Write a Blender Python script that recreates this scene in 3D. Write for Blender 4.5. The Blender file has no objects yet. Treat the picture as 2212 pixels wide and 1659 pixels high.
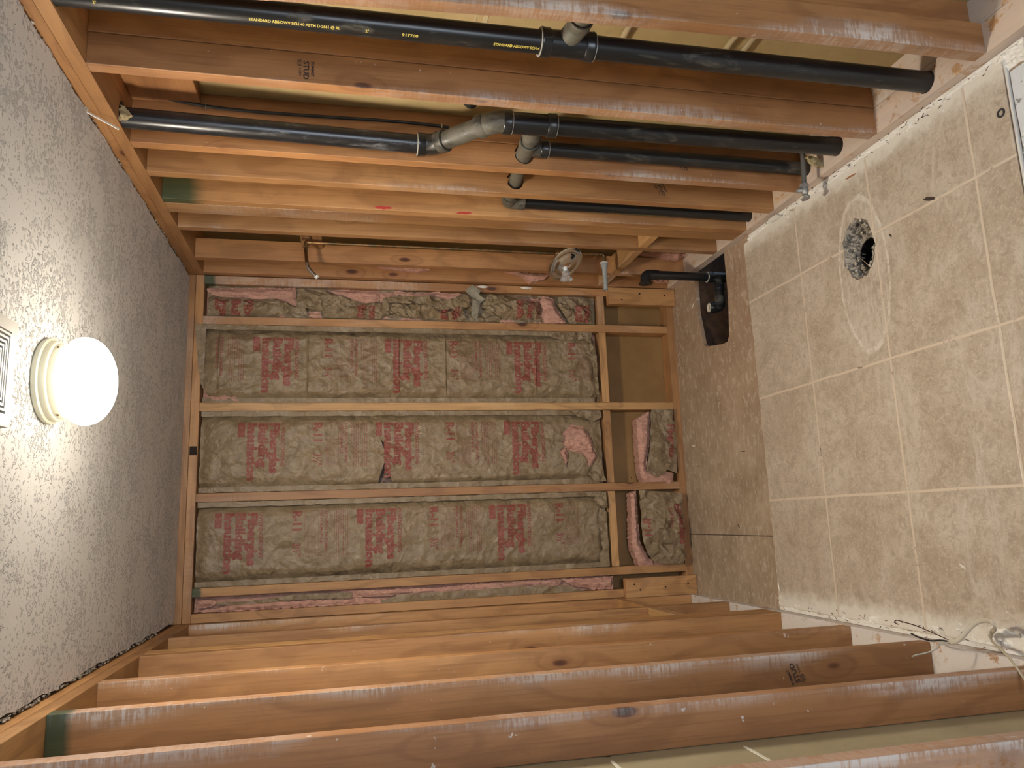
import bpy, bmesh, math, random
from mathutils import Vector, Matrix, noise
from mathutils.geometry import delaunay_2d_cdt

# ------------------------------------------------------------------ camera, world, light, exposure
scene = bpy.context.scene
COL = scene.collection
PITCH, ROLL, YAW = -0.21884378550812508, -0.004757327029429774, -0.18566969646750794
CAM = Vector((-1.1734264653530944, -3.530619855411033, 1.6900927829000716))
_Rx = Matrix.Rotation(PITCH, 3, 'X'); _Ry = Matrix.Rotation(ROLL, 3, 'Y'); _Rz = Matrix.Rotation(YAW, 3, 'Z')
_R = _Rz @ _Rx @ _Ry                       # columns: right, forward, up of the upright view
_r, _f, _u = _R.col[0], _R.col[1], _R.col[2]
cam_data = bpy.data.cameras.new('camera')
cam_data.sensor_fit = 'HORIZONTAL'; cam_data.sensor_width = 36.0
cam_data.lens = 1603.04 / 2212.0 * 36.0
cam_data.clip_start = 0.02
cam = bpy.data.objects.new('camera', cam_data); COL.objects.link(cam)
# the phone was held sideways: the picture's right is the room's down, the picture's top is the room's right
m = Matrix((-_u, _r, -_f)).transposed().to_4x4()
m.translation = CAM
cam.matrix_world = m
scene.camera = cam

world = bpy.data.worlds.new('world'); scene.world = world
world.use_nodes = True
world.node_tree.nodes['Background'].inputs[0].default_value = (0.62, 0.78, 1.0, 1)
world.node_tree.nodes['Background'].inputs[1].default_value = 0.25
scene.view_settings.view_transform = 'Standard'
scene.view_settings.look = 'None'
scene.view_settings.exposure = 1.46
scene.view_settings.gamma = 1.0
scene.view_settings.use_curve_mapping = False

def area(name, loc, rot, sx, sy, power, col):
    l = bpy.data.lights.new(name, 'AREA'); l.shape = 'RECTANGLE'; l.size = sx; l.size_y = sy
    l.energy = power; l.color = col
    o = bpy.data.objects.new(name, l); o.location = loc; o.rotation_euler = rot; COL.objects.link(o)
    return o
# daylight entering through the bedroom window behind the photographer
area('window_daylight', (-1.0, -4.9, 1.45), (math.radians(90), 0, 0), 1.3, 1.3, 20, (0.78, 0.88, 1.0))

LAMP_STRENGTH = 116.0
ZT, ZC = 2.339, 2.403          # underside of the double top plate, face of the ceiling
W = 1.563                      # room width between the stud faces
DEP = 0.089                    # 2x4 depth
TH = 0.038

# ------------------------------------------------------------------ node helpers
def new_mat(name):
    mt = bpy.data.materials.new(name); mt.use_nodes = True
    nt = mt.node_tree; nt.nodes.clear()
    return mt, nt
class N:
    def __init__(s, nt): s.nt = nt
    def node(s, t, **kw):
        n = s.nt.nodes.new(t)
        for k, v in kw.items(): setattr(n, k, v)
        return n
    def link(s, a, b): s.nt.links.new(a, b)
    def val(s, sock, v):
        if isinstance(v, (int, float)): sock.default_value = v
        elif isinstance(v, (tuple, list)): sock.default_value = v
        else: s.link(v, sock)
    def math(s, op, a, b=0.0, c=None, clamp=False):
        n = s.node('ShaderNodeMath', operation=op); n.use_clamp = clamp
        s.val(n.inputs[0], a); s.val(n.inputs[1], b)
        if c is not None: s.val(n.inputs[2], c)
        return n.outputs[0]
    def mix(s, f, a, b, bt='MIX'):
        n = s.node('ShaderNodeMix', data_type='RGBA', blend_type=bt)
        s.val(n.inputs[0], f)
        for i, v in ((6, a), (7, b)):
            s.val(n.inputs[i], (*v, 1) if isinstance(v, tuple) and len(v) == 3 else v)
        return n.outputs[2]
    def mapping(s, vec, scale=(1, 1, 1), loc=(0, 0, 0)):
        n = s.node('ShaderNodeMapping'); s.link(vec, n.inputs[0])
        n.inputs['Scale'].default_value = scale; s.val(n.inputs['Location'], loc)
        return n.outputs[0]
    def noise(s, vec, scale, detail=4, rough=0.55, dist=0.0):
        n = s.node('ShaderNodeTexNoise'); s.link(vec, n.inputs['Vector'])
        n.inputs['Scale'].default_value = scale; n.inputs['Detail'].default_value = detail
        n.inputs['Roughness'].default_value = rough; n.inputs['Distortion'].default_value = dist
        return n.outputs[0]
    def voro(s, vec, scale, feature='F1', rnd=1.0):
        n = s.node('ShaderNodeTexVoronoi', feature=feature); s.link(vec, n.inputs['Vector'])
        n.inputs['Scale'].default_value = scale; n.inputs['Randomness'].default_value = rnd
        return n.outputs['Distance'], (n.outputs['Color'] if feature == 'F1' else None)
    def ramp(s, f, stops):
        n = s.node('ShaderNodeValToRGB'); s.link(f, n.inputs[0]); cr = n.color_ramp
        while len(cr.elements) < len(stops): cr.elements.new(0.5)
        for e, (p, c) in zip(cr.elements, stops):
            e.position = p; e.color = (*c, 1) if len(c) == 3 else c
        return n.outputs[0]
    def step(s, v, lo, hi):                     # smooth ramp lo..hi -> 0..1
        n = s.node('ShaderNodeMapRange', interpolation_type='SMOOTHSTEP'); s.val(n.inputs[0], v)
        n.inputs[1].default_value = lo; n.inputs[2].default_value = hi
        return n.outputs[0]
    def sep(s, v):
        n = s.node('ShaderNodeSeparateXYZ'); s.link(v, n.inputs[0]); return n.outputs
    def comb(s, x, y, z):
        n = s.node('ShaderNodeCombineXYZ'); s.val(n.inputs[0], x); s.val(n.inputs[1], y); s.val(n.inputs[2], z); return n.outputs[0]
    def bump(s, h, strength=0.5, dist=0.002, normal=None):
        n = s.node('ShaderNodeBump'); n.inputs['Strength'].default_value = strength
        n.inputs['Distance'].default_value = dist; s.link(h, n.inputs['Height'])
        if normal is not None: s.link(normal, n.inputs['Normal'])
        return n.outputs[0]
    def out(s, col, rough=0.6, metal=0.0, normal=None, **kw):
        b = s.node('ShaderNodeBsdfPrincipled'); o = s.node('ShaderNodeOutputMaterial')
        s.val(b.inputs['Base Color'], (*col, 1) if isinstance(col, tuple) and len(col) == 3 else col)
        s.val(b.inputs['Roughness'], rough); s.val(b.inputs['Metallic'], metal)
        for k, v in kw.items(): s.val(b.inputs[k.replace('_', ' ')], v)
        if normal is not None: s.link(normal, b.inputs['Normal'])
        s.link(b.outputs[0], o.inputs[0])
        return b

MATS = {}
def wood(axis, face):
    """fir framing lumber. axis: grain direction. face: 'R','L','B' which generated side faces the room.
    object colour: r = yellowness, g = joint-compound smears, b = green end paint (0-.5 top, .5-1 bottom)"""
    key = 'fir_%s_%s' % (axis, face)
    if key in MATS: return MATS[key]
    mt, nt = new_mat(key); n = N(nt)
    tc = n.node('ShaderNodeTexCoord'); oi = n.node('ShaderNodeObjectInfo')
    obj, gen = tc.outputs['Object'], tc.outputs['Generated']
    rnd = oi.outputs['Random']
    shift = n.comb(n.math('MULTIPLY', rnd, 37.0), n.math('MULTIPLY', rnd, 91.0), n.math('MULTIPLY', rnd, 53.0))
    va = n.node('ShaderNodeVectorMath', operation='ADD'); n.link(obj, va.inputs[0]); n.link(shift, va.inputs[1]); vec = va.outputs[0]
    def st(a, l): return tuple(l if 'XYZ'[i] == axis else a for i in range(3))
    # knots displace the grain
    kd, kc = n.voro(n.mapping(vec, st(7.5, 3.0)), 1.0)
    kpick = n.math('GREATER_THAN', n.sep(kc)[0], 0.35)
    knot = n.math('MULTIPLY', n.step(kd, 0.105, 0.06), kpick)
    halo = n.math('MULTIPLY', n.step(kd, 0.33, 0.06), kpick)
    warp = n.noise(n.mapping(vec, st(3, 0.9)), 1.0, 3)
    rings = n.math('ADD', n.math('MULTIPLY', warp, 9.0), n.math('MULTIPLY', halo, 1.4))
    cath = n.math('SINE', n.math('ADD', n.math('MULTIPLY', rings, 6.0), n.math('MULTIPLY', n.sep(n.mapping(vec, st(28, 1.0)))[0 if axis != 'X' else 1], 1.0)))
    fib = n.noise(n.mapping(vec, st(160, 4)), 1.0, 3, 0.6)
    big = n.noise(n.mapping(vec, st(6, 1.1)), 1.0, 3)
    fir = n.ramp(big, [(0.25, (0.255, 0.112, 0.042)), (0.5, (0.345, 0.158, 0.060)), (0.75, (0.43, 0.208, 0.083))])
    spruce = n.ramp(big, [(0.25, (0.40, 0.21, 0.075)), (0.5, (0.50, 0.285, 0.11)), (0.75, (0.58, 0.355, 0.15))])
    oc = n.node('ShaderNodeSeparateColor'); n.link(oi.outputs['Color'], oc.inputs[0])
    yel, dust, grn = oc.outputs[0], oc.outputs[1], oc.outputs[2]
    col = n.mix(yel, fir, spruce)
    col = n.mix(n.math('MULTIPLY', n.step(cath, 0.0, 1.0), 0.30), col, (0.16, 0.06, 0.02))
    col = n.mix(n.math('MULTIPLY', n.step(fib, 0.45, 0.75), 0.38), col, (0.15, 0.06, 0.02))
    col = n.mix(n.math('MULTIPLY', halo, 0.3), col, (0.20, 0.075, 0.025))
    col = n.mix(knot, col, n.ramp(n.math('MULTIPLY', kd, 9.0), [(0.0, (0.02, 0.008, 0.005)), (0.6, (0.11, 0.035, 0.014))]))
    # handling dirt and per-board tone
    dirt = n.noise(vec, 9.0, 5, 0.7)
    col = n.mix(n.math('MULTIPLY', n.step(dirt, 0.52, 0.75), 0.28), col, (0.14, 0.06, 0.03))
    hv = n.node('ShaderNodeHueSaturation'); n.link(col, hv.inputs['Color'])
    n.link(n.math('ADD', 0.86, n.math('MULTIPLY', rnd, 0.28)), hv.inputs['Value'])
    col = hv.outputs[0]
    # white joint compound rubbed along the arris that faced the wallboard
    g = n.sep(gen)
    d = {'R': g[0], 'L': n.math('SUBTRACT', 1.0, g[0]), 'B': g[1]}[face]
    ragged = n.noise(n.mapping(vec, st(55, 2.2)), 1.0, 4, 0.65)
    patch = n.noise(n.mapping(vec, st(2, 1.6)), 1.0, 2)
    reach = n.math('MULTIPLY', n.math('SUBTRACT', n.math('ADD', patch, n.math('MULTIPLY', dust, 0.30)), 0.60), 2.2)
    near = n.step(n.math('SUBTRACT', reach, n.math('ADD', d, n.math('MULTIPLY', ragged, 0.5))), -0.32, 0.35)
    streak = n.step(n.math('ADD', n.math('MULTIPLY', n.noise(n.mapping(vec, st(16, 120)), 1.0, 4, 0.7), 0.5), n.math('MULTIPLY', n.noise(n.mapping(vec, st(14, 7)), 1.0, 4, 0.7), 0.5)), 0.44, 0.56)
    mask = n.math('MULTIPLY', near, n.math('ADD', 0.30, n.math('MULTIPLY', streak, 0.80)), clamp=True)
    spots = n.math('MULTIPLY', n.step(n.noise(vec, 38, 3, 0.6), 0.70, 0.74), n.step(dust, 0.25, 0.7))
    mask = n.math('MULTIPLY', mask, n.math('ADD', 0.4, n.math('MULTIPLY', 0.6, n.step(d, 0.004, 0.02))))
    mask = n.math('MAXIMUM', n.math('MULTIPLY', mask, 0.75), n.math('MULTIPLY', spots, 0.7))
    mask = n.math('MULTIPLY', mask, n.step(dust, 0.0, 0.15))
    cover = n.math('MULTIPLY', n.step(dust, 0.93, 1.0), n.step(n.noise(vec, 16, 6, 0.75), 0.36, 0.46))
    mask = n.math('MAXIMUM', mask, n.math('MULTIPLY', cover, 0.85))
    col = n.mix(mask, col, (0.66, 0.63, 0.60))
    # green end paint
    z = g['XYZ'.index(axis)]
    topw = n.math('SUBTRACT', 1.0, n.math('MULTIPLY', grn, 0.2))
    istop = n.math('MULTIPLY', n.math('GREATER_THAN', grn, 0.02), n.math('LESS_THAN', grn, 0.5))
    gt = n.math('MULTIPLY', istop, n.math('DIVIDE', n.math('SUBTRACT', n.math('ADD', z, n.math('MULTIPLY', ragged, 0.010)), topw), n.math('MULTIPLY', grn, 0.085)), clamp=True)
    gt = n.math('MINIMUM', gt, 1.0)
    gb = n.math('MULTIPLY', n.math('GREATER_THAN', grn, 0.5), n.step(n.math('SUBTRACT', n.math('MULTIPLY', n.math('SUBTRACT', grn, 0.5), 0.2), n.math('ADD', z, n.math('MULTIPLY', ragged, 0.006))), 0.0, 0.003))
    col = n.mix(n.math('MULTIPLY', n.math('MAXIMUM', gt, gb), 0.85), col, (0.008, 0.048, 0.02))
    h = n.math('ADD', n.math('MULTIPLY', fib, 0.7), n.math('MULTIPLY', mask, 0.9))
    nm = n.bump(n.math('SUBTRACT', h, knot), 0.35, 0.0015)
    n.out(col, n.math('ADD', 0.55, n.math('MULTIPLY', mask, 0.3)), normal=nm)
    MATS[key] = mt
    return mt

def simple(name, col, rough=0.6, metal=0.0, nscale=None, col2=None, lo=0.4, hi=0.65, bump=0.0, bdist=0.001, bscale=None, **kw):
    if name in MATS: return MATS[name]
    mt, nt = new_mat(name); n = N(nt); tc = n.node('ShaderNodeTexCoord').outputs['Object']
    c = (*col, 1); nm = None
    if nscale:
        f = n.noise(tc, nscale, 5, 0.65); c = n.mix(n.step(f, lo, hi), col, col2)
    if bump: nm = n.bump(n.noise(tc, bscale or nscale or 60, 5, 0.6), bump, bdist)
    n.out(c, rough, metal, nm, **kw)
    MATS[name] = mt; return mt

def mat_kraft():
    if 'kraft' in MATS: return MATS['kraft']
    mt, nt = new_mat('kraft_paper'); n = N(nt); v = n.node('ShaderNodeTexCoord').outputs['Object']
    mot = n.noise(v, 22, 6, 0.7); fine = n.noise(v, 230, 3, 0.6)
    col = n.ramp(mot, [(0.3, (0.175, 0.118, 0.062)), (0.5, (0.235, 0.168, 0.094)), (0.72, (0.31, 0.232, 0.138))])
    col = n.mix(n.math('MULTIPLY', n.step(fine, 0.5, 0.8), 0.25), col, (0.12, 0.08, 0.04))
    w = n.noise(v, 9, 3, 0.6); vv = n.node('ShaderNodeVectorMath', operation='ADD'); n.link(v, vv.inputs[0])
    n.link(n.comb(n.math('MULTIPLY', w, 0.08), 0.0, n.math('MULTIPLY', w, 0.05)), vv.inputs[1])
    c1, _ = n.voro(vv.outputs[0], 16); c2, _ = n.voro(vv.outputs[0], 45)
    rid = n.math('ABSOLUTE', n.math('SUBTRACT', n.noise(v, 15, 3, 0.5), 0.5))
    h = n.math('ADD', n.math('MULTIPLY', c1, 1.4), n.math('ADD', n.math('MULTIPLY', c2, 0.45), n.math('MULTIPLY', rid, 2.2)))
    n.out(col, 0.50, 0, n.bump(h, 0.6, 0.010))
    MATS['kraft'] = mt; return mt
def mat_ink():
    if 'ink' in MATS: return MATS['ink']
    mt, nt = new_mat('red_print'); n = N(nt); v = n.node('ShaderNodeTexCoord').outputs['Object']
    mot = n.noise(v, 22, 6, 0.7); w = n.noise(v, 130, 4, 0.7)
    col = n.mix(n.step(w, 0.42, 0.72), (0.22, 0.042, 0.030), (0.26, 0.13, 0.075))
    c1, _ = n.voro(v, 13); n.out(col, 0.6, 0, n.bump(c1, 0.4, 0.010))
    MATS['ink'] = mt; return mt
def mat_pink(name='pink_fiberglass', a=(0.64, 0.36, 0.27), b=(0.40, 0.20, 0.15)):
    if name in MATS: return MATS[name]
    mt, nt = new_mat(name); n = N(nt); v = n.node('ShaderNodeTexCoord').outputs['Object']
    f = n.noise(n.mapping(v, (60, 60, 20)), 1, 6, 0.75, 1.2); g = n.noise(v, 14, 4, 0.6)
    col = n.mix(n.step(f, 0.4, 0.7), a, b); col = n.mix(n.math('MULTIPLY', n.step(g, 0.5, 0.75), 0.5), col, (0.55, 0.36, 0.26))
    n.out(col, 0.95, 0, n.bump(f, 0.9, 0.008)); MATS[name] = mt; return mt

def mat_ceiling():
    mt, nt = new_mat('textured_ceiling_paint'); n = N(nt); v = n.node('ShaderNodeTexCoord').outputs['Object']
    big = n.noise(v, 9.0, 3, 0.6)
    nn = n.noise(v, 85, 2.5, 0.5, 0.8)
    isl = n.step(n.math('ADD', nn, n.math('MULTIPLY', n.math('SUBTRACT', big, 0.5), 0.5)), 0.545, 0.61)
    rid = n.math('SUBTRACT', 1.0, n.math('MULTIPLY', n.math('ABSOLUTE', n.math('SUBTRACT', n.noise(v, 150, 2, 0.5, 0.5), 0.5)), 6.0), clamp=True)
    h = n.math('MULTIPLY', isl, n.math('ADD', 0.45, rid))
    h = n.math('ADD', h, n.math('MULTIPLY', n.noise(v, 14, 2), 0.35))
    n.out((0.60, 0.59, 0.57), 0.62, 0, n.bump(h, 1.0, 0.0044))
    return mt

def mat_tile():
    mt, nt = new_mat('beige_floor_tile'); n = N(nt); v = n.node('ShaderNodeTexCoord').outputs['Object']
    x, y, z = n.sep(v)
    def line(c, off, pitch, hw):
        w = n.math('ADD', c, n.math('MULTIPLY', n.math('SUBTRACT', n.noise(v, 6, 2), 0.5), 0.008))
        q = n.math('ABSOLUTE', n.math('SUBTRACT', n.math('FRACT', n.math('ADD', n.math('DIVIDE', n.math('SUBTRACT', w, off), pitch), 100.5)), 0.5))
        return n.math('SUBTRACT', 1.0, n.step(n.math('MULTIPLY', q, pitch), hw * 0.6, hw * 1.4))
    gr = n.math('MAXIMUM', line(x, -0.295, 0.418, 0.0042), line(y, -1.14, 0.4075, 0.0042))
    a = n.noise(v, 5.5, 8, 0.72, 0.6); b = n.noise(v, 34, 6, 0.75, 1.0); c = n.noise(v, 130, 4, 0.7)
    col = n.ramp(a, [(0.30, (0.32, 0.245, 0.175)), (0.5, (0.45, 0.375, 0.29)), (0.68, (0.57, 0.50, 0.41))])
    col = n.mix(n.math('MULTIPLY', n.step(b, 0.44, 0.62), 0.65), col, (0.33, 0.255, 0.185))
    col = n.mix(n.math('MULTIPLY', n.step(c, 0.5, 0.70), 0.45), col, (0.66, 0.60, 0.51))
    # plaster dust wiped over the tile
    dm = n.noise(n.mapping(v, (3, 9, 1)), 1.0, 7, 0.8, 0.8)
    toward = n.step(y, -0.9, -2.0)
    dust = n.math('MULTIPLY', n.step(dm, 0.50, 0.68), n.math('ADD', 0.25, n.math('MULTIPLY', toward, 0.5)))
    col = n.mix(dust, col, (0.60, 0.54, 0.46))
    # edges along the walls are whitened by mud
    ew = n.math('ADD', n.math('MULTIPLY', n.noise(v, 24, 4, 0.7), 0.09), -0.045)
    er = n.math('SUBTRACT', 1.0, n.step(n.math('ADD', n.math('MULTIPLY', x, -1.0), ew), 0.040, 0.10))
    el = n.math('SUBTRACT', 1.0, n.step(n.math('ADD', n.math('ADD', x, 1.545), ew), 0.02, 0.08))
    col = n.mix(n.math('MULTIPLY', n.math('MAXIMUM', er, el), 0.85), col, (0.74, 0.70, 0.62))
    # outline and smear left by the old toilet foot
    def ell(cx, cy, rx, ry):
        dx = n.math('DIVIDE', n.math('SUBTRACT', x, cx), rx); dy = n.math('DIVIDE', n.math('SUBTRACT', y, cy), ry)
        r = n.math('SQRT', n.math('ADD', n.math('MULTIPLY', dx, dx), n.math('MULTIPLY', dy, dy)))
        return n.math('ADD', r, n.math('MULTIPLY', n.math('SUBTRACT', n.noise(v, 14, 3), 0.5), 0.12))
    r = ell(-0.405, -1.475, 0.265, 0.118)
    ring = n.math('MULTIPLY', n.math('MULTIPLY', n.step(r, 0.93, 0.99), n.math('SUBTRACT', 1.0, n.step(r, 1.00, 1.06))), n.math('ADD', 0.35, n.step(n.noise(v, 40, 5, 0.75), 0.42, 0.58)), clamp=True)
    ins = n.math('SUBTRACT', 1.0, n.step(r, 0.9, 1.05))
    col = n.mix(n.math('MULTIPLY', ring, 0.75), col, (0.70, 0.655, 0.58))
    col = n.mix(n.math('MULTIPLY', ins, n.math('MULTIPLY', n.step(n.noise(n.mapping(v, (20, 60, 1)), 1, 6, 0.75), 0.4, 0.65), 0.6)), col, (0.62, 0.57, 0.50))
    gcol = n.mix(n.step(n.noise(v, 11, 5, 0.8), 0.56, 0.68), (0.60, 0.51, 0.40), (0.22, 0.16, 0.11))
    col = n.mix(gr, col, gcol)
    spk = n.math('MULTIPLY', n.step(n.noise(v, 75, 3, 0.6), 0.72, 0.75), 0.85)
    col = n.mix(spk, col, (0.78, 0.74, 0.68))
    scr = n.math('MULTIPLY', n.step(n.noise(n.mapping(v, (14, 55, 1)), 1.0, 5, 0.8, 2.0), 0.66, 0.72), 0.35)
    col = n.mix(scr, col, (0.70, 0.66, 0.60))
    h = n.math('SUBTRACT', n.math('MULTIPLY', b, 0.5), n.math('MULTIPLY', gr, 1.2))
    n.out(col, n.math('ADD', 0.42, n.math('MULTIPLY', dust, 0.4)), 0, n.bump(h, 0.4, 0.002))
    return mt

def mat_ply():
    mt, nt = new_mat('dirty_plywood'); n = N(nt); v = n.node('ShaderNodeTexCoord').outputs['Object']
    x, y, z = n.sep(v)
    g = n.noise(n.mapping(v, (5, 60, 5)), 1.0, 6, 0.7, 1.5); d = n.noise(v, 4.5, 6, 0.7); e = n.noise(n.mapping(v, (22, 45, 1)), 1.0, 5, 0.75, 0.8)
    col = n.ramp(d, [(0.3, (0.25, 0.175, 0.11)), (0.5, (0.35, 0.26, 0.175)), (0.7, (0.44, 0.345, 0.24))])
    rt = n.math('MULTIPLY', n.step(n.math('ADD', x, n.math('MULTIPLY', d, 0.5)), -0.75, -0.1), 0.35)
    col = n.mix(rt, col, (0.30, 0.15, 0.075))
    col = n.mix(n.math('MULTIPLY', n.step(g, 0.5, 0.7), 0.3), col, (0.15, 0.095, 0.055))
    col = n.mix(n.math('MULTIPLY', n.step(e, 0.50, 0.64), 0.65), col, (0.52, 0.44, 0.34))
    seam = n.math('SUBTRACT', 1.0, n.step(n.math('ABSOLUTE', n.math('ADD', x, 1.275)), 0.0008, 0.003))
    col = n.mix(seam, col, (0.05, 0.03, 0.02))
    col = n.mix(n.step(n.noise(v, 90, 2, 0.5), 0.74, 0.77), col, (0.6, 0.56, 0.5))
    n.out(col, 0.75, 0, n.bump(n.math('SUBTRACT', g, seam), 0.4, 0.002)); return mt

def mat_board(name, a, b, c, horizontal=False):
    mt, nt = new_mat(name); n = N(nt); v = n.node('ShaderNodeTexCoord').outputs['Object']
    f = n.noise(v, 3.0, 4, 0.6); g = n.noise(v, 70, 4, 0.6); s = n.noise(v, 1.2, 2, 0.5)
    col = n.ramp(f, [(0.3, a), (0.5, b), (0.7, c)])
    col = n.mix(n.math('MULTIPLY', n.step(g, 0.55, 0.8), 0.25), col, tuple(q * 0.6 for q in a))
    col = n.mix(n.step(n.noise(v, 28, 2, 0.4), 0.76, 0.78), col, tuple(q * 0.25 for q in a))
    n.out(col, 0.6, 0, n.bump(g, 0.2, 0.001)); return mt

def mat_abs(name, dusty=0.3):
    if name in MATS: return MATS[name]
    mt, nt = new_mat(name); n = N(nt); v = n.node('ShaderNodeTexCoord').outputs['Object']
    a = n.noise(n.mapping(v, (30, 30, 9)), 1.0, 6, 0.75, 0.5); b = n.noise(v, 5, 3)
    m = n.math('MULTIPLY', n.step(n.math('ADD', a, n.math('MULTIPLY', n.math('SUBTRACT', b, 0.5), 0.7)), 0.64 - dusty * 0.35, 0.86 - dusty * 0.2), 0.75)
    col = n.mix(m, (0.011, 0.011, 0.012), (0.155, 0.138, 0.102))
    n.out(col, n.math('ADD', 0.30, n.math('MULTIPLY', m, 0.5)), 0, n.bump(a, 0.12, 0.001))
    MATS[name] = mt; return mt
def mat_scratched_abs():
    mt, nt = new_mat('scratched_black_pipe'); n = N(nt); v = n.node('ShaderNodeTexCoord').outputs['Object']
    x, y, z = n.sep(v)
    a = n.noise(n.mapping(v, (30, 30, 9)), 1.0, 6, 0.75, 0.5)
    ticks = n.step(n.math('SINE', n.math('MULTIPLY', z, 1500.0)), 0.1, 0.7)
    # a saw-tooth rub mark on the room side of the pipe, between about 1.95 m and 1.45 m
    band = n.math('MULTIPLY', n.step(x, -0.014, -0.022), n.math('MULTIPLY', n.step(n.math('ADD', y, n.math('MULTIPLY', a, 0.01)), 0.006, -0.004), n.step(y, -0.026, -0.018)))
    zz = n.math('MULTIPLY', n.step(z, 1.99, 1.95), n.step(z, 1.42, 1.46))
    m = n.math('MULTIPLY', n.math('MULTIPLY', band, zz), n.math('MULTIPLY', ticks, 0.75))
    dm = n.math('MULTIPLY', n.step(a, 0.50, 0.72), n.math('ADD', 0.15, n.math('MULTIPLY', n.step(z, 1.99, 1.95), 0.5)))
    col = n.mix(dm, (0.012, 0.012, 0.014), (0.20, 0.20, 0.21)); col = n.mix(m, col, (0.55, 0.53, 0.50))
    n.out(col, n.math('ADD', 0.28, n.math('MULTIPLY', dm, 0.5)), 0, n.bump(a, 0.12, 0.001)); return mt

# ------------------------------------------------------------------ mesh / object helpers
def tag(o, label=None, cat=None, group=None, kind=None):
    if label: o['label'] = label
    if cat: o['category'] = cat
    if group: o['group'] = group
    if kind: o['kind'] = kind
    return o
def link(name, me, mat, parent=None, loc=(0, 0, 0), smooth=False):
    o = bpy.data.objects.new(name, me)
    if mat is not None: me.materials.append(mat)
    COL.objects.link(o); o.location = loc
    if parent is not None: o.parent = parent
    if smooth:
        for p in me.polygons: p.use_smooth = True
    return o
def from_bm(name, bm, mat, parent=None, loc=(0, 0, 0), smooth=False):
    bmesh.ops.recalc_face_normals(bm, faces=bm.faces)
    me = bpy.data.meshes.new(name); bm.to_mesh(me); bm.free()
    o = link(name, me, mat, parent, loc, smooth)
    if smooth: me.set_sharp_from_angle(angle=math.radians(40))
    return o
def empty(name, loc):
    o = bpy.data.objects.new(name, None); o.location = loc; o.empty_display_size = 0.05; COL.objects.link(o); return o
def bm_box(bm, lo, hi, bev=0.0, shear=None):
    lo, hi = [min(a, b) for a, b in zip(lo, hi)], [max(a, b) for a, b in zip(lo, hi)]
    r = bmesh.ops.create_cube(bm, size=1.0); vs = r['verts']
    for v in vs:
        v.co = Vector([lo[i] + (v.co[i] + 0.5) * (hi[i] - lo[i]) for i in range(3)])
    if bev:
        es = {e for v in vs for e in v.link_edges}
        bmesh.ops.bevel(bm, geom=list(es), offset=bev, segments=2, profile=0.5, affect='EDGES')
    return bm
def box(name, lo, hi, mat, parent=None, bev=0.0015, origin=None, color=None):
    """box in world coordinates with its origin at its own base centre"""
    lo, hi = Vector([min(a, b) for a, b in zip(lo, hi)]), Vector([max(a, b) for a, b in zip(lo, hi)])
    o3 = Vector(((lo.x + hi.x) / 2, (lo.y + hi.y) / 2, lo.z)) if origin is None else Vector(origin)
    bm = bmesh.new(); bm_box(bm, lo - o3, hi - o3, bev)
    loc = o3 - (Vector(parent.location) if parent is not None else Vector((0, 0, 0)))
    o = from_bm(name, bm, mat, parent, loc)
    if color: o.color = color
    return o
def circle2(cx, cy, r, n=28, ry=None, jit=0.0, seed=0):
    rg = random.Random(seed)
    return [(cx + (r + rg.uniform(-jit, jit)) * math.cos(2 * math.pi * i / n), cy + ((ry or r) + rg.uniform(-jit, jit)) * math.sin(2 * math.pi * i / n)) for i in range(n)]
def prism_holes(outline, holes, t0, t1, fn):
    """extruded 2-D outline with holes; fn(a, b, t) -> 3-D point"""
    pts, edges = [], []
    for loop in [outline] + holes:
        k = len(pts); n_ = len(loop); pts += [Vector(p) for p in loop]
        edges += [(k + i, k + (i + 1) % n_) for i in range(n_)]
    v2, e2, f2, _, _, _ = delaunay_2d_cdt(pts, edges, [], 1, 1e-7)
    def inside(p, loop):
        c = False; j = len(loop) - 1
        for i in range(len(loop)):
            xi, yi = loop[i]; xj, yj = loop[j]
            if (yi > p[1]) != (yj > p[1]) and p[0] < (xj - xi) * (p[1] - yi) / (yj - yi) + xi: c = not c
            j = i
        return c
    tris = []
    for f in f2:
        c = sum((v2[i] for i in f), Vector((0, 0))) / len(f)
        if inside(c, outline) and not any(inside(c, h) for h in holes): tris.append(f)
    bm = bmesh.new()
    A = [bm.verts.new(fn(v.x, v.y, t0)) for v in v2]; B = [bm.verts.new(fn(v.x, v.y, t1)) for v in v2]
    cnt = {}
    for f in tris:
        bm.faces.new([A[i] for i in f]); bm.faces.new([B[i] for i in reversed(f)])
        for a, b in zip(f, list(f[1:]) + [f[0]]):
            cnt[(a, b)] = 1
    for (a, b) in list(cnt):
        if (b, a) not in cnt: bm.faces.new([A[b], A[a], B[a], B[b]])
    for v in [v for v in bm.verts if not v.link_faces]: bm.verts.remove(v)
    return bm
def tube(bm, pts, r, seg=16, caps=True, radii=None):
    pts = [Vector(p) for p in pts]; rings = []; up = None
    for i, p in enumerate(pts):
        t = (pts[min(i + 1, len(pts) - 1)] - pts[max(i - 1, 0)]).normalized()
        if up is None: up = t.orthogonal().normalized()
        else: up = (up - t * up.dot(t)).normalized()
        s = t.cross(up); rr = radii[i] if radii else r
        rings.append([bm.verts.new(p + (up * math.cos(2 * math.pi * k / seg) + s * math.sin(2 * math.pi * k / seg)) * rr) for k in range(seg)])
    for a, b in zip(rings, rings[1:]):
        for k in range(seg): bm.faces.new([a[k], a[(k + 1) % seg], b[(k + 1) % seg], b[k]])
    if caps: bm.faces.new(rings[0]); bm.faces.new(rings[-1])
    return bm
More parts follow.
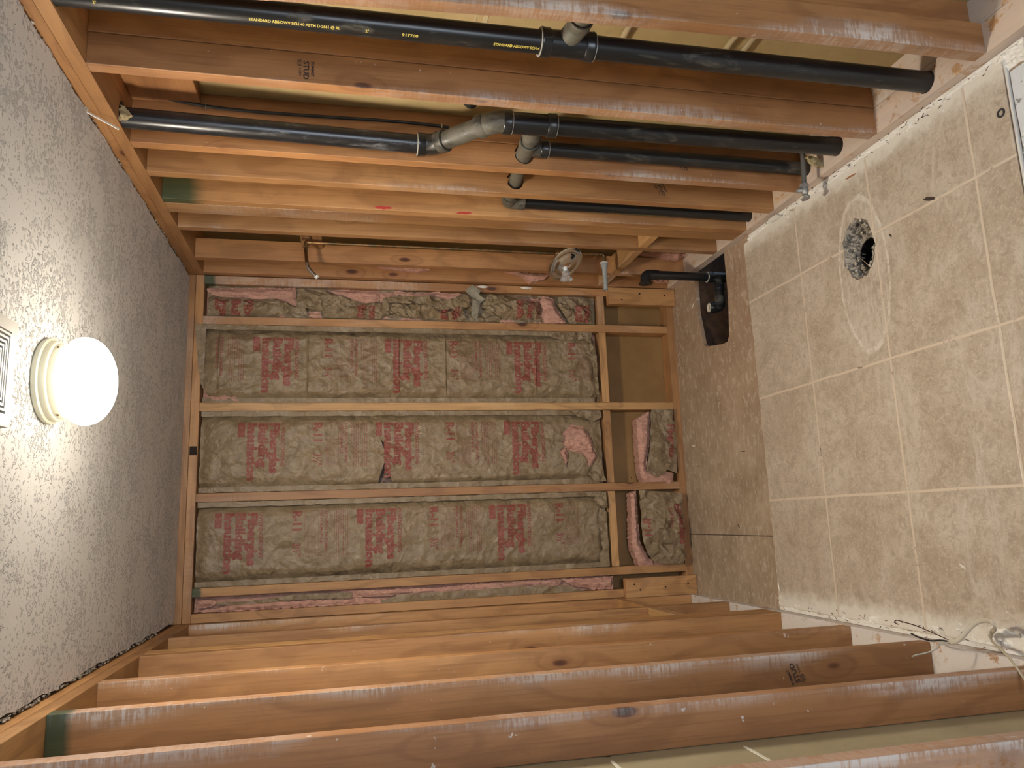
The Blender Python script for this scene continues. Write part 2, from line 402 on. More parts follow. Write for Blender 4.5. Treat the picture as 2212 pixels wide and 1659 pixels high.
def smooth_path(pts, it=2):
    pts = [Vector(p) for p in pts]
    for _ in range(it):
        q = [pts[0]]
        for a, b in zip(pts, pts[1:]): q += [a.lerp(b, 0.25), a.lerp(b, 0.75)]
        pts = q + [pts[-1]]
    return pts
def lathe(bm, prof, centre, axis=Vector((0, 0, 1)), seg=40):
    """prof: list of (radius, height along axis)"""
    axis = Vector(axis).normalized(); u = axis.orthogonal().normalized(); w = axis.cross(u); c = Vector(centre)
    rings = []
    for r, h in prof:
        if r < 1e-6: rings.append([bm.verts.new(c + axis * h)])
        else: rings.append([bm.verts.new(c + axis * h + (u * math.cos(2 * math.pi * k / seg) + w * math.sin(2 * math.pi * k / seg)) * r) for k in range(seg)])
    for a, b in zip(rings, rings[1:]):
        for k in range(seg):
            k2 = (k + 1) % seg
            q = [a[k] if len(a) > 1 else a[0], a[k2] if len(a) > 1 else a[0], b[k2] if len(b) > 1 else b[0], b[k] if len(b) > 1 else b[0]]
            u_ = []
            for v in q:
                if v not in u_: u_.append(v)
            if len(u_) > 2: bm.faces.new(u_)
    return bm
def grid_cut(bm, step, axes=(0, 2)):
    for ax in axes:
        cs = [v.co[ax] for v in bm.verts]
        if not cs: return
        lo, hi = min(cs), max(cs); k = math.ceil(lo / step)
        while k * step < hi:
            no = Vector((0, 0, 0)); no[ax] = 1.0; co = Vector((0, 0, 0)); co[ax] = k * step
            bmesh.ops.bisect_plane(bm, geom=list(bm.verts) + list(bm.edges) + list(bm.faces), plane_co=co, plane_no=no, dist=1e-6)
            k += 1

_tcache = {}
def text_bm(body, size, weight=0.0, sx=1.0):
    """flat text: reads along +x, up is +y, origin bottom left"""
    key = (body, size, weight, sx)
    if key not in _tcache:
        cu = bpy.data.curves.new('lettering', 'FONT'); cu.body = body; cu.size = size; cu.offset = weight; cu.resolution_u = 2
        ob = bpy.data.objects.new('lettering', cu); COL.objects.link(ob)
        dg = bpy.context.evaluated_depsgraph_get(); dg.update()
        me = bpy.data.meshes.new_from_object(ob.evaluated_get(dg))
        bpy.data.objects.remove(ob); bpy.data.curves.remove(cu)
        _tcache[key] = ([(v.co.x * sx, v.co.y) for v in me.vertices], [tuple(p.vertices) for p in me.polygons])
        bpy.data.meshes.remove(me)
    return _tcache[key]
def add_flat(bm, geo, fn):
    vs, fs = geo; vv = [bm.verts.new(fn(a, b)) for a, b in vs]
    for f in fs:
        try: bm.faces.new([vv[i] for i in f])
        except ValueError: pass
def rect(a0, b0, a1, b1): return ([(a0, b0), (a1, b0), (a1, b1), (a0, b1)], [(0, 1, 2, 3)])
def width_of(geo): return max(v[0] for v in geo[0])
def stamp(bm, rows, fn, fit=None):
    """rows: (text, size, weight, a, b, target width or None)"""
    for (t, s, w, a, b, tw) in rows:
        g = text_bm(t, s, w); k = (tw / width_of(g)) if tw else 1.0
        add_flat(bm, ([(x * k + a, y + b) for x, y in g[0]], g[1]), fn)

# ------------------------------------------------------------------ the setting
YB = -4.4                                     # the room continues behind the photographer
rg = random.Random(5)
TUBHOLE = [(0.02, -0.275), (0.02, -0.575), (-0.215, -0.575), (-0.385, -0.555), (-0.41, -0.535), (-0.41, -0.49), (-0.385, -0.33), (-0.365, -0.305), (-0.20, -0.27)]
fl = tag(from_bm('floor', prism_holes([(-1.80, 0.12), (0.26, 0.12), (0.26, YB), (-1.80, YB)], [TUBHOLE[::-1], circle2(-0.315, -1.465, 0.098, 24)], 0.0, -0.019,
     lambda a, b, t: Vector((a, b, t))), mat_ply()), kind='structure')
# tile field with a broken edge at the tub and along the walls
def jag(a, b, n, amp, seed):
    r = random.Random(seed); out = []
    for i in range(n):
        t = i / n; p = Vector(a).lerp(Vector(b), t); d = (Vector(b) - Vector(a)).normalized(); nn = Vector((-d.y, d.x))
        out.append(tuple(p + nn * (noise.noise(Vector((i * 0.45, seed, 0.3))) * amp + r.uniform(-amp, amp) * 0.3)))
    return out
tile_out = jag((-1.548, -0.775), (-0.028, -0.765), 60, 0.006, 3) + jag((-0.028, -0.765), (-0.028, -2.085), 46, 0.007, 4) + jag((-0.028, -2.085), (-1.548, -2.085), 8, 0.003, 6) + jag((-1.548, -2.085), (-1.548, -0.775), 46, 0.007, 5)
tag(from_bm('floor', prism_holes(tile_out, [circle2(-0.315, -1.465, 0.103, 40, 0.078, 0.006, 2)], 0.010, 0.0005, lambda a, b, t: Vector((a, b, t))), mat_tile()), kind='structure')
# concrete-smeared threshold and subfloor beyond the tile
mt, nt = new_mat('plaster_speckled_floor'); n = N(nt); v = n.node('ShaderNodeTexCoord').outputs['Object']
f = n.noise(v, 60, 4, 0.7)
n.out(n.mix(n.step(f, 0.56, 0.64), (0.62, 0.64, 0.66), (0.22, 0.22, 0.22)), 0.8, 0, n.bump(f, 0.5, 0.003))
tag(from_bm('floor', prism_holes(jag((-1.548, -2.10), (-0.02, -2.10), 30, 0.004, 9) + [(-0.02, -3.9), (-1.548, -3.9)], [], 0.006, 0.0005, lambda a, b, t: Vector((a, b, t))), mt), kind='structure')
tag(box('trim_1', (-1.50, -2.096, 0.0), (-0.03, -2.089, 0.0105), simple('white_caulk', (0.62, 0.60, 0.56), 0.7)), kind='structure')

# ceiling drywall with torn edges
co = []
a = jag((-0.012, -0.006), (-0.012, YB), 160, 0.008, 11)
for i, p in enumerate(a):
    if 20 < i < 80: a[i] = (p[0] + 0.004, p[1])
co = a + [(-0.012, YB), (-W + 0.012, YB)] + jag((-W + 0.014, YB), (-W + 0.014, -0.008), 160, 0.007, 12) + jag((-W + 0.014, -0.006), (-0.012, -0.006), 60, 0.004, 13)
mc = mat_ceiling()
tag(from_bm('ceiling', prism_holes(co, [], ZC, ZC + 0.010, lambda a, b, t: Vector((a, b, t))), mc), kind='structure')
tag(box('ceiling', (-1.85, YB, 2.4165), (0.30, 0.2, 2.45), simple('dark_light_block', (0.06, 0.035, 0.02), 0.9), origin=(0, 0, 0)), kind='structure')  # added lid: blocks leaking world light, dark colour keeps the edge gap black

# paper backs of the neighbouring rooms' wallboard, and the exterior sheathing
mr = mat_board('wallboard_paper_back', (0.33, 0.24, 0.11), (0.40, 0.30, 0.145), (0.46, 0.35, 0.185))
ml = mat_board('grey_wallboard_back', (0.31, 0.27, 0.175), (0.36, 0.31, 0.20), (0.41, 0.355, 0.235))
msb = mat_board('brown_sheathing', (0.20, 0.105, 0.03), (0.25, 0.135, 0.042), (0.31, 0.175, 0.06))
wr = tag(box('wall_right', (0.179, YB, -0.018), (0.192, 0.1, 2.415), mr, origin=(0, 0, 0)), kind='structure')
wl = tag(box('wall_left', (-W - DEP - 0.001, YB, -0.018), (-W - DEP - 0.014, 0.1, 2.415), ml, origin=(0, 0, 0)), kind='structure')
wb = tag(box('wall_back', (-1.70, 0.091, -0.018), (0.24, 0.104, 2.415), msb, origin=(0, 0, 0)), kind='structure')
mtape = simple('pale_joint_tape', (0.50, 0.42, 0.27), 0.8)
o = box('joint_tape', (0.1775, -2.4, 1.318), (0.1785, -1.60, 1.330), mtape, wr); o = box('joint_tape', (0.1775, -2.4, 1.350), (0.1785, -1.60, 1.354), mtape, wr)
for z in (0.88, 1.17):
    box('joint_compound', (-W - DEP, -2.40, z), (-W - DEP + 0.0015, -2.02, z + 0.007), simple('white_mud', (0.6, 0.58, 0.5), 0.8), wl)
# opposite end of the room: painted wall with the doorway the daylight comes through
mp = simple('painted_wallboard', (0.36, 0.35, 0.33), 0.7, bump=0.2, bscale=120)
tag(from_bm('wall_front', prism_holes([(-1.85, -0.02), (0.3, -0.02), (0.3, 2.42), (-1.85, 2.42)], [[(-1.45, 0.05), (-0.35, 0.05), (-0.35, 2.1), (-1.45, 2.1)]], YB, YB - 0.1, lambda a, b, t: Vector((a, t, b))), mp), kind='structure')

# ------------------------------------------------------------------ framing
def board(name, lo, hi, axis, face, label, cat, group, color=(0.1, 0.3, 0, 1), bm=None, bev=0.002, parent=None):
    if bm is None:
        o = box(name, lo, hi, wood(axis, face), parent, bev, color=color)
    else:
        o = from_bm(name, bm, wood(axis, face), parent, lo); o.color = color
    if label: tag(o, label, cat, group)
    return o
def stud_bm(t, hole=None, lean=0.0, h=ZT - TH):
    """a 2x4 on end with its origin at the base; depth along x from the room face (x=0..DEP), thickness along y; hole=(x, z, rx, rz)"""
    holes = [circle2(hole[0], hole[1], hole[2], 26, hole[3], 0.0015, 3)] if hole else []
    ks = [h * k / 8 for k in range(1, 8)] if lean else []
    bm = prism_holes([(0, 0), (DEP, 0)] + [(DEP, k) for k in ks] + [(DEP, h), (0, h)] + [(0, k) for k in reversed(ks)], holes, 0.0, t, lambda a, b, c: Vector((a, c + lean * (b / h) ** 2, b)))
    bmesh.ops.recalc_face_normals(bm, faces=bm.faces)
    es = [e for e in bm.edges if len(e.link_faces) == 2 and e.calc_face_angle(0) > 1.2 and not (hole and all((v.co.x - hole[0]) ** 2 + (v.co.z - hole[1]) ** 2 < 0.055 ** 2 for v in e.verts))]
    bmesh.ops.bevel(bm, geom=es, offset=0.0018, segments=2, profile=0.5, affect='EDGES')
    return bm
G_R, G_L, G_B = 'studs of the right wall framing', 'studs of the left wall framing', 'studs of the back wall framing'
def rstud(y, label, color, hole=None, lean=0.0, t=TH, x0=0.0, name='wall_stud'):
    return board(name, (x0, y, TH), None, 'Z', 'R', label, 'stud', G_R if x0 == 0 else 'rear row of studs behind the right wall', color, stud_bm(t, hole, lean))
def lstud(y, label, color, lean=0.0, t=TH):
    bm = stud_bm(t, None, lean)
    bmesh.ops.scale(bm, vec=(-1, 1, 1), verts=bm.verts)
    return board('wall_stud', (-W, y, TH), None, 'Z', 'L', label, 'stud', G_L, color, bm)
BZ = 1.105                                     # height of the drain branch
R0 = rstud(-2.072, 'closest right-wall stud, sawn rough on its edge, smeared white, by the picture\'s top edge', (0.08, 0.85, 0, 1), lean=0.115)
R1 = rstud(-1.65, 'right-wall stud with a black grade stamp, standing between the two tall thick black pipes', (0.05, 0.8, 0.0, 1))
R2 = rstud(-1.25, 'right-wall stud whose round hole is filled by the black drain fitting', (0.05, 0.38, 0, 1), hole=(0.055, BZ - 0.003 - TH, 0.036, 0.034))
R3 = rstud(-1.055, 'right-wall stud with a short grey pipe through its open round hole', (0.30, 0.30, 0, 1), hole=(0.052, BZ - 0.015 - TH, 0.034, 0.032))
R4 = rstud(-0.845, 'right-wall stud with green painted top and red crayon marks behind the thinnest black pipe', (0.35, 0.30, 0.30, 1))
R4b = board('nailing_board', (0.0, -0.806, TH), (TH, -0.722, ZT), 'Z', 'R', 'flat wide-faced board nailed beside the red-marked right-wall stud', 'board', 'flat boards beside the tub studs', (0.35, 0.35, 0, 1))
R5 = rstud(-0.585, 'right-wall stud with dark bark edge, nearer one beside the copper shower riser', (0.30, 0.25, 0, 1))
R6 = rstud(-0.240, 'right-wall stud behind the bent chrome shower arm, farther one beside the riser', (0.12, 0.15, 0, 1))
R7 = rstud(-0.040, 'last right-wall stud, tight in the far corner by the back wall', (0.10, 0.15, 0, 1))
for y, lab in ((-2.04, 'rear stud seen past the closest right-wall stud'), (-1.652, 'rear stud half hidden behind the tall topmost black pipe'), (-1.252, 'rear stud carrying the thin black cable'), (-0.86, 'rear stud behind the thinnest black pipe')):
    rstud(y, lab, (0.0, 0.05, 0, 1), x0=DEP + 0.001, name='wall_stud')
board('blocking', (DEP + 0.05, -1.611, 2.14), (0.178, -1.253, ZT - 0.001), 'Y', 'R', 'short dark block under the top plate above the black cable', 'blocking', None, (0.0, 0.0, 0, 1))
L0 = lstud(-0.040, 'left-wall stud in the far corner, farthest of its row', (0.35, 0.2, 0, 1))
L1 = lstud(-0.418, 'left-wall stud with two big dark knots, second from the far corner', (0.35, 0.2, 0, 1))
L2 = lstud(-0.822, 'orange-faced left-wall stud joined to the pale yellow flat board', (0.25, 0.45, 0, 1))
L2b = board('nailing_board', (-W, -0.783, TH), (-W - TH, -0.700, ZT), 'Z', 'L', 'pale yellow flat board running beside the third left-wall stud', 'board', 'flat boards beside the tub studs', (0.85, 0.1, 0, 1))
L3 = lstud(-1.238, 'left-wall stud with a ragged white compound line along its edge', (0.28, 0.62, 0, 1))
L4 = lstud(-1.591, 'left-wall stud with a green top end and a black grade stamp near its foot', (0.12, 0.66, 0.10, 1))
L5 = lstud(-1.985, 'left-wall stud with the largest cloudy white smears, next to the pale wallboard strip', (0.03, 0.92, 0, 1))
L6 = lstud(-2.415, 'closest left-wall stud, only its lower part in view at the picture\'s bottom right corner', (0.03, 0.95, 0, 1), lean=0.0)
# unseen continuation of the same framing beside the photographer
# back wall
SX = [-0.2157, -0.622, -1.0285, -1.435]
bl = ['back-wall stud between the crumpled narrow bay and the wide wrinkled batt', 'pale yellow back-wall stud, second from the right corner', 'back-wall stud with a red painted mark, second from the left corner', 'back-wall stud with a green top end beside the narrow left bay']
bc = [(0.35, 0.3, 0, 1), (0.95, 0.15, 0, 1), (0.22, 0.3, 0, 1), (0.55, 0.1, 0.07, 1)]
for i, x in enumerate(SX):
    board('wall_stud', (x - 0.019, 0.0, TH), (x + 0.019, DEP, ZT), 'Z', 'B', bl[i], 'stud', G_B, bc[i])
board('wall_stud', (-0.040, 0.0, TH), (-0.001, DEP, ZT), 'Z', 'B', 'back-wall stud in the right corner with white scraped nicks', 'stud', G_B, (0.25, 0.55, 0.10, 1))
board('wall_stud', (-W + 0.001, 0.0, TH), (-W + 0.040, DEP, ZT), 'Z', 'B', 'back-wall stud in the left corner beside the pinkest narrow strip', 'stud', G_B, (0.45, 0.1, 0, 1))
red = simple('red_crayon', (0.42, 0.035, 0.03), 0.7)
# plates
def plate(lo, hi, axis, face, label, group, color, holes=None):
    if not holes: return board('wall_plate', lo, hi, axis, face, label, 'plate', group, color)
    x0, y0, z0 = lo; x1, y1, z1 = hi
    o3 = Vector(((x0 + x1) / 2, (y0 + y1) / 2, z0))
    bm = prism_holes([(x0 - o3.x, y0 - o3.y), (x1 - o3.x, y0 - o3.y), (x1 - o3.x, y1 - o3.y), (x0 - o3.x, y1 - o3.y)], [circle2(hx - o3.x, hy - o3.y, hr, 28, None, 0.0008, 7) for hx, hy, hr in holes], 0.0, z1 - z0, lambda a, b, t: Vector((a, b, t)))
    return board('wall_plate', o3, None, axis, face, label, 'plate', group, color, bm)
TP, BP = 'top plates under the ceiling', 'bottom plates on the floor'
EPS = 0.0012
PA = (0.045, -1.866); PB = (0.057, -1.458); PC = (0.062, -1.281); PD = (0.052, -0.872); PBU = (0.042, -1.335)
plate((0.0, -3.9, ZT), (DEP, DEP, ZT + TH - EPS), 'Y', 'R', 'lower right top plate that the two tall black pipes pass through', TP, (0.30, 0.0, 0, 1), [(PA[0] - .006, PA[1], 0.034), (PBU[0], PBU[1], 0.036)])
plate((DEP + .001, -3.9, ZT), (0.178, DEP, ZT + TH - EPS), 'Y', 'R', 'rear top plate deep inside the right wall above the pipes', TP, (0.05, 0.0, 0, 1))
plate((0.0, -3.9, ZT + TH), (0.178, DEP, ZT + 2 * TH), 'Y', 'R', 'upper right top plate along the torn ceiling edge', TP, (0.25, 0.05, 0, 1))
plate((-W, -3.9, ZT), (-W - DEP, DEP, ZT + TH - EPS), 'Y', 'L', 'lower left top plate resting on the left-wall studs', TP, (0.5, 0.05, 0, 1))
plate((-W, -3.9, ZT + TH), (-W - DEP, DEP, ZT + 2 * TH), 'Y', 'L', 'upper left top plate along the crumbling ceiling edge', TP, (0.45, 0.05, 0, 1))
plate((-W + 0.001, 0.0, ZT), (-0.001, DEP, ZT + TH - EPS), 'X', 'B', 'lower back top plate with a dark notch above the middle batt', TP, (0.35, 0.2, 0, 1))
plate((-W + 0.001, 0.0, ZT + TH), (-0.001, DEP, ZT + 2 * TH), 'X', 'B', 'upper back top plate right against the ceiling', TP, (0.30, 0.1, 0, 1))
plate((0.0, -3.9, 0.0), (DEP - .001, DEP, TH), 'Y', 'R', 'front right bottom plate with the black pipes standing in it', BP, (0.8, 0.972, 0, 1), [(PA[0], PA[1], 0.0325), (PB[0], PB[1], 0.0325), (PC[0], PC[1], 0.026), (PD[0], PD[1], 0.026)])
plate((DEP + .001, -3.9, 0.0), (0.178, DEP, TH), 'Y', 'R', 'rear right bottom plate behind the long dark seam', BP, (0.9, 0.975, 0, 1))
plate((-W, -3.9, 0.0), (-W - DEP, DEP, TH), 'Y', 'L', 'left bottom plate whitened by compound between the studs', BP, (0.55, 1.0, 0, 1))
plate((-W + 0.001, 0.0, 0.0), (-0.001, DEP, TH), 'X', 'B', 'back bottom plate at the edge of the plywood strip', BP, (0.3, 0.25, 0, 1))
bpy.data.objects['wall_plate.005'].name  # (lower back top plate)
tag(box('notch', (-0.80, -0.0012, ZT + .002), (-0.84, 0.02, ZT + TH - .004), simple('dark_hole', (0.02, 0.012, 0.008), 0.9), bpy.data.objects['wall_plate.005']))

# tub ledger blocks between the studs, all at rim height
LG = 'ledger blocks at tub rim height'
zl = (0.385, 0.423)
for (x0, x1, lab, c) in ((-0.196, -0.041, 'stained ledger block in the narrow right bay of the back wall', (0.5, 0.8, 0, 1)), (-0.602, -0.236, 'ledger block below the widest wrinkled batt, torn paper hanging over it', (0.6, 0.2, 0, 1)),
                      (-1.008, -0.643, 'ledger block under the batt with the big pink tear', (0.5, 0.35, 0, 1)), (-1.415, -1.049, 'ledger block above the leaning wide scrap of batt', (0.75, 0.1, 0, 1))):
    board('ledger_block', (x0, 0.0, zl[0]), (x1, DEP - .002, zl[1]), 'X', 'B', lab, 'blocking', LG, c)
for (y0, y1, lab, c) in ((-0.721, -0.586, 'right-wall ledger block between the flat board and the bark-edged stud', (0.8, 0.4, 0, 1)), (-0.546, -0.241, 'long right-wall ledger block crossing the bay of the grey stub pipe', (0.85, 0.8, 0, 1)), (-0.201, -0.041, 'right-wall ledger block in the last bay before the corner', (0.8, 0.7, 0, 1))):
    board('ledger_block', (0.0, y0, zl[0]), (DEP - .002, y1, zl[1]), 'Y', 'R', lab, 'blocking', LG, c)
for (y0, y1, lab, c) in ((-0.379, -0.041, 'left-wall ledger block nearest the far corner', (0.8, 0.2, 0, 1)), (-0.699, -0.419, 'left-wall ledger block against the pale yellow board', (0.9, 0.2, 0, 1))):
    board('ledger_block', (-W, y0, zl[0]), (-W - DEP + .002, y1, zl[1]), 'Y', 'L', lab, 'blocking', LG, c)
# short upright blocks screwed over both bottom corners of the back wall
def corner_block(x0, x1, label, color, screws):
    o = board('corner_block', (x0, -0.038, 0.002), (x1, -0.0005, 0.372), 'Z', 'B', label, 'board', 'upright blocks in the lower back corners', color)
    for sx, sz in screws:
        bm = bmesh.new(); lathe(bm, [(0, 0), (0.0042, 0.0), (0.0046, 0.0012), (0, 0.0012)], (0, 0, 0), (0, -1, 0), 14)
        from_bm('screw', bm, simple('dark_screw', (0.05, 0.03, 0.02), 0.4, 0.6), o, Vector((sx, -0.0385, sz)) - o.location)
    return o
corner_block(-0.094, -0.004, 'upright brown block screwed in the lower right corner of the back wall', (0.45, 0.25, 0, 1), [(-0.035, 0.20), (-0.04, 0.06), (-0.07, 0.30)])
corner_block(-1.562, -1.472, 'upright brown block with three screws in the lower left corner of the back wall', (0.45, 0.1, 0, 1), [(-1.50, 0.33), (-1.527, 0.30), (-1.52, 0.17), (-1.51, 0.05)])

# markings on boards
INK = simple('black_stamp_ink', (0.035, 0.022, 0.018), 0.7)
def grade(parent, y, x, z, ang, flip=1, scale=1.0, mirror=1):
    """mill stamp on the camera-facing side of a stud; reads along the rotated x"""
    bm = bmesh.new(); c, s = math.cos(ang), math.sin(ang)
    def fn(a, b):
        a *= scale; b *= scale
        return Vector((x + (a * c - b * s) * mirror, -0.0006, z + a * s + b * c)) - Vector((0, 0, 0))
    stamp(bm, [('SUMMIT', 0.011, 0.0003, 0.0, 0.030, 0.045), ('STUD', 0.020, 0.0006, 0.0, 0.010, 0.055), ('S-DRY', 0.009, 0.0002, 0.022, -0.002, None)], fn)
    add_flat(bm, rect(-0.004, -0.006, 0.016, -0.0045), fn); add_flat(bm, rect(-0.004, 0.005, 0.016, 0.0065), fn)
    add_flat(bm, rect(-0.004, -0.006, -0.0025, 0.0065), fn); add_flat(bm, rect(0.0145, -0.006, 0.016, 0.0065), fn)
    for k in range(4): add_flat(bm, rect(-0.001 + k * 0.004, -0.003, 0.001 + k * 0.004, 0.003), fn)
    return from_bm('grade_stamp', bm, INK, parent, (0, 0, 0))
grade(R1, 0, 0.064, 1.78, math.radians(180), 1)
grade(R2, 0, 0.075, 0.50, math.radians(205), 1, 0.9)
grade(R3, 0, 0.068, 0.50, math.radians(205), 1, 0.9)
grade(L4, 0, -0.072, 0.42, math.radians(20), 1, 1.0)
def blot(parent, name, pts, matl, fn):
    bm = prism_holes(pts, [], 0.0, -0.0007, fn); return from_bm(name, bm, matl, parent, (0, 0, 0))
def smear(cx, cz, rx, rz, seed, k=22):
    r = random.Random(seed); return [(cx + rx * (1 + r.uniform(-.3, .3)) * math.cos(2 * math.pi * i / k), cz + rz * (1 + r.uniform(-.3, .3)) * math.sin(2 * math.pi * i / k)) for i in range(k)]
side = lambda a, b, t: Vector((a, t, b)); front = lambda a, b, t: Vector((t, a, b))
blot(R4, 'crayon_mark', smear(0.010, 1.52, 0.006, 0.035, 1), red, side); blot(R4, 'crayon_mark', smear(0.006, 1.21, 0.005, 0.030, 2), red, side)
sb = bpy.data.objects['wall_stud.020'] if 'wall_stud.020' in bpy.data.objects else None
for o in bpy.data.objects:
    if o.get('label', '').startswith('back-wall stud with a red painted'):
        bm = bmesh.new(); F = lambda a, b: Vector((a, -0.0008, b))
        add_flat(bm, rect(-0.012, 1.395, 0.012, 1.41), F); add_flat(bm, rect(-0.004, 1.33, 0.004, 1.41), F); add_flat(bm, rect(-0.016, 1.345, -0.004, 1.352), F); add_flat(bm, rect(-0.012, 1.32, 0.010, 1.335), F)
        from_bm('red_mark', bm, red, o)

P1=[(-0.058,2.33),(-0.044,1.931),(-0.135,1.923),(-0.11,1.993),(-0.105,2.034),(-0.104,2.154),(-0.097,2.284),(-0.08,2.325)]
K1=[(-0.103,2.322),(-0.099,2.284),(-0.111,2.096),(-0.102,2.014),(-0.128,1.971),(-0.149,1.937),(-0.182,1.987),(-0.187,2.012),(-0.184,2.321)]
P2=[(-0.188,2.012),(-0.154,1.954),(-0.186,1.928)]
K2=[(-0.05,1.892),(-0.054,1.803),(-0.084,1.734),(-0.104,1.643),(-0.132,1.647),(-0.15,1.72),(-0.158,1.823),(-0.148,1.887),(-0.089,1.909)]
K2b=[(-0.049,1.922),(-0.048,1.888),(-0.112,1.896),(-0.157,1.882),(-0.185,1.869),(-0.186,1.916),(-0.137,1.963),(-0.149,1.925)]
P4=[(-0.157,1.878),(-0.157,1.815),(-0.189,1.806),(-0.189,1.882)]
P5=[(-0.047,1.803),(-0.046,1.734),(-0.045,1.533),(-0.087,1.528),(-0.114,1.572),(-0.1,1.647),(-0.079,1.717)]
K3=[(-0.155,1.81),(-0.148,1.716),(-0.123,1.651),(-0.109,1.586),(-0.115,1.528),(-0.189,1.522),(-0.189,1.802)]
P5b=[(-0.054,1.533),(-0.051,1.447),(-0.089,1.447),(-0.106,1.533)]
K4=[(-0.096,1.523),(-0.075,1.447),(-0.08,1.393),(-0.074,1.266),(-0.096,1.212),(-0.06,1.128),(-0.059,1.086),(-0.126,1.083),(-0.127,1.129),(-0.139,1.222),(-0.145,1.268),(-0.12,1.394),(-0.114,1.492),(-0.179,1.492),(-0.184,1.528)]
K5=[(-0.114,1.496),(-0.116,1.398),(-0.123,1.313),(-0.14,1.254),(-0.148,1.204),(-0.122,1.129),(-0.193,1.113),(-0.186,1.314),(-0.179,1.403),(-0.165,1.497)]
P6=[(-0.043,1.465),(-0.053,1.357),(-0.031,1.257),(-0.048,1.211),(-0.046,1.151),(-0.059,1.1),(-0.082,1.156),(-0.091,1.203),(-0.077,1.294),(-0.082,1.357),(-0.075,1.456)]
P7=[(-0.161,1.523),(-0.177,1.417),(-0.184,1.314),(-0.192,1.277),(-0.195,1.413),(-0.189,1.523)]
K6=[(-0.01,1.08),(-0.038,1.039),(-0.062,1.049),(-0.081,1.016),(-0.105,1.045),(-0.192,1.061),(-0.173,1.089),(-0.083,1.082),(-0.041,1.118)]
K7=[(-0.105,1.036),(-0.071,1.011),(-0.046,0.987),(-0.048,0.901),(-0.066,0.845),(-0.075,0.826),(-0.096,0.73),(-0.14,0.717),(-0.176,0.724),(-0.173,0.801),(-0.176,0.925),(-0.16,0.953),(-0.129,1.022)]
K8=[(-0.144,1.051),(-0.153,0.953),(-0.174,0.934),(-0.189,0.94),(-0.191,1.048)]
P8=[(-0.177,0.963),(-0.171,0.801),(-0.19,0.705),(-0.193,0.921)]
P9=[(-0.049,0.713),(-0.065,0.655),(-0.099,0.652),(-0.19,0.593),(-0.195,0.705),(-0.15,0.723),(-0.12,0.712),(-0.082,0.729)]
P10=[(-0.051,0.859),(-0.06,0.728),(-0.096,0.735),(-0.075,0.821)]
K9=[(-0.094,0.637),(-0.067,0.577),(-0.053,0.526),(-0.083,0.458),(-0.189,0.452),(-0.192,0.573),(-0.137,0.615)]
LP1=[(-1.466,2.328),(-1.467,2.25),(-1.482,2.235),(-1.498,2.262),(-1.503,2.313),(-1.487,2.323)]
LK1=[(-1.481,2.242),(-1.482,2.098),(-1.469,1.958),(-1.464,1.922),(-1.464,1.851),(-1.467,1.664),(-1.496,1.664),(-1.487,1.886),(-1.491,1.975),(-1.495,2.132),(-1.492,2.235)]
LP2=[(-1.517,2.336),(-1.503,2.221),(-1.489,2.132),(-1.491,1.975),(-1.496,1.664),(-1.527,1.664),(-1.526,1.992),(-1.527,2.097),(-1.526,2.2)]
LP3=[(-1.459,1.719),(-1.464,1.567),(-1.47,1.27),(-1.458,1.035),(-1.457,0.839),(-1.462,0.67),(-1.49,0.687),(-1.494,0.879),(-1.501,0.954),(-1.498,1.27),(-1.495,1.441),(-1.493,1.718)]
LK2=[(-1.514,1.54),(-1.488,1.441),(-1.488,1.066),(-1.483,0.893),(-1.492,0.648),(-1.526,0.564),(-1.536,0.766),(-1.533,0.918),(-1.529,1.213),(-1.524,1.533)]
LP4=[(-1.493,1.718),(-1.5,1.539),(-1.528,1.533),(-1.524,1.718)]
LP5=[(-1.458,0.685),(-1.463,0.513),(-1.46,0.417),(-1.53,0.422),(-1.516,0.532),(-1.497,0.625)]
Q2pink=[(-0.691,0.247),(-0.649,0.173),(-0.691,0.17),(-0.823,0.183),(-0.948,0.214),(-0.955,0.12),(-0.966,0.06),(-1.027,0.071),(-1.036,0.1),(-1.014,0.124),(-1.012,0.232),(-0.953,0.243),(-0.834,0.247)]
Q2paper=[(-0.643,0.17),(-0.64,0.056),(-0.807,0.044),(-0.969,0.053),(-0.95,0.106),(-0.99,0.16),(-0.95,0.221),(-0.823,0.186),(-0.691,0.17)]
Q3pink=[(-1.062,0.301),(-1.049,0.272),(-1.162,0.273),(-1.299,0.271),(-1.386,0.227),(-1.422,0.055),(-1.431,0.218),(-1.423,0.279),(-1.325,0.313)]
Q3paper=[(-1.049,0.269),(-1.07,0.023),(-1.163,0.037),(-1.353,0.056),(-1.371,0.042),(-1.416,0.071),(-1.406,0.217),(-1.356,0.256),(-1.293,0.27)]
T2tear=[(-0.715,0.598),(-0.724,0.538),(-0.769,0.496),(-0.839,0.479),(-0.874,0.459),(-0.908,0.483),(-0.935,0.516),(-0.884,0.532),(-0.861,0.552),(-0.851,0.588),(-0.842,0.623),(-0.883,0.618),(-0.933,0.63),(-0.894,0.647),(-0.848,0.667),(-0.825,0.639),(-0.779,0.661)]
T2hole=[(-0.776,1.535),(-0.816,1.5),(-0.857,1.505),(-0.889,1.514),(-0.933,1.501),(-0.989,1.476),(-1.01,1.514),(-0.996,1.55),(-0.954,1.54),(-0.889,1.518),(-0.85,1.509)]
RPa=[(0.067,1.588),(0.059,1.417),(0.047,1.295),(0.033,1.356),(0.039,1.454),(0.046,1.522)]
RPb=[(0.052,0.919),(0.047,0.684),(0.017,0.718),(-0.001,0.792),(0.033,0.832)]
RPc=[(0.102,0.28),(0.118,0.212),(0.123,0.122),(0.116,-0.027),(0.093,-0.002),(0.074,0.081),(0.087,0.17)]
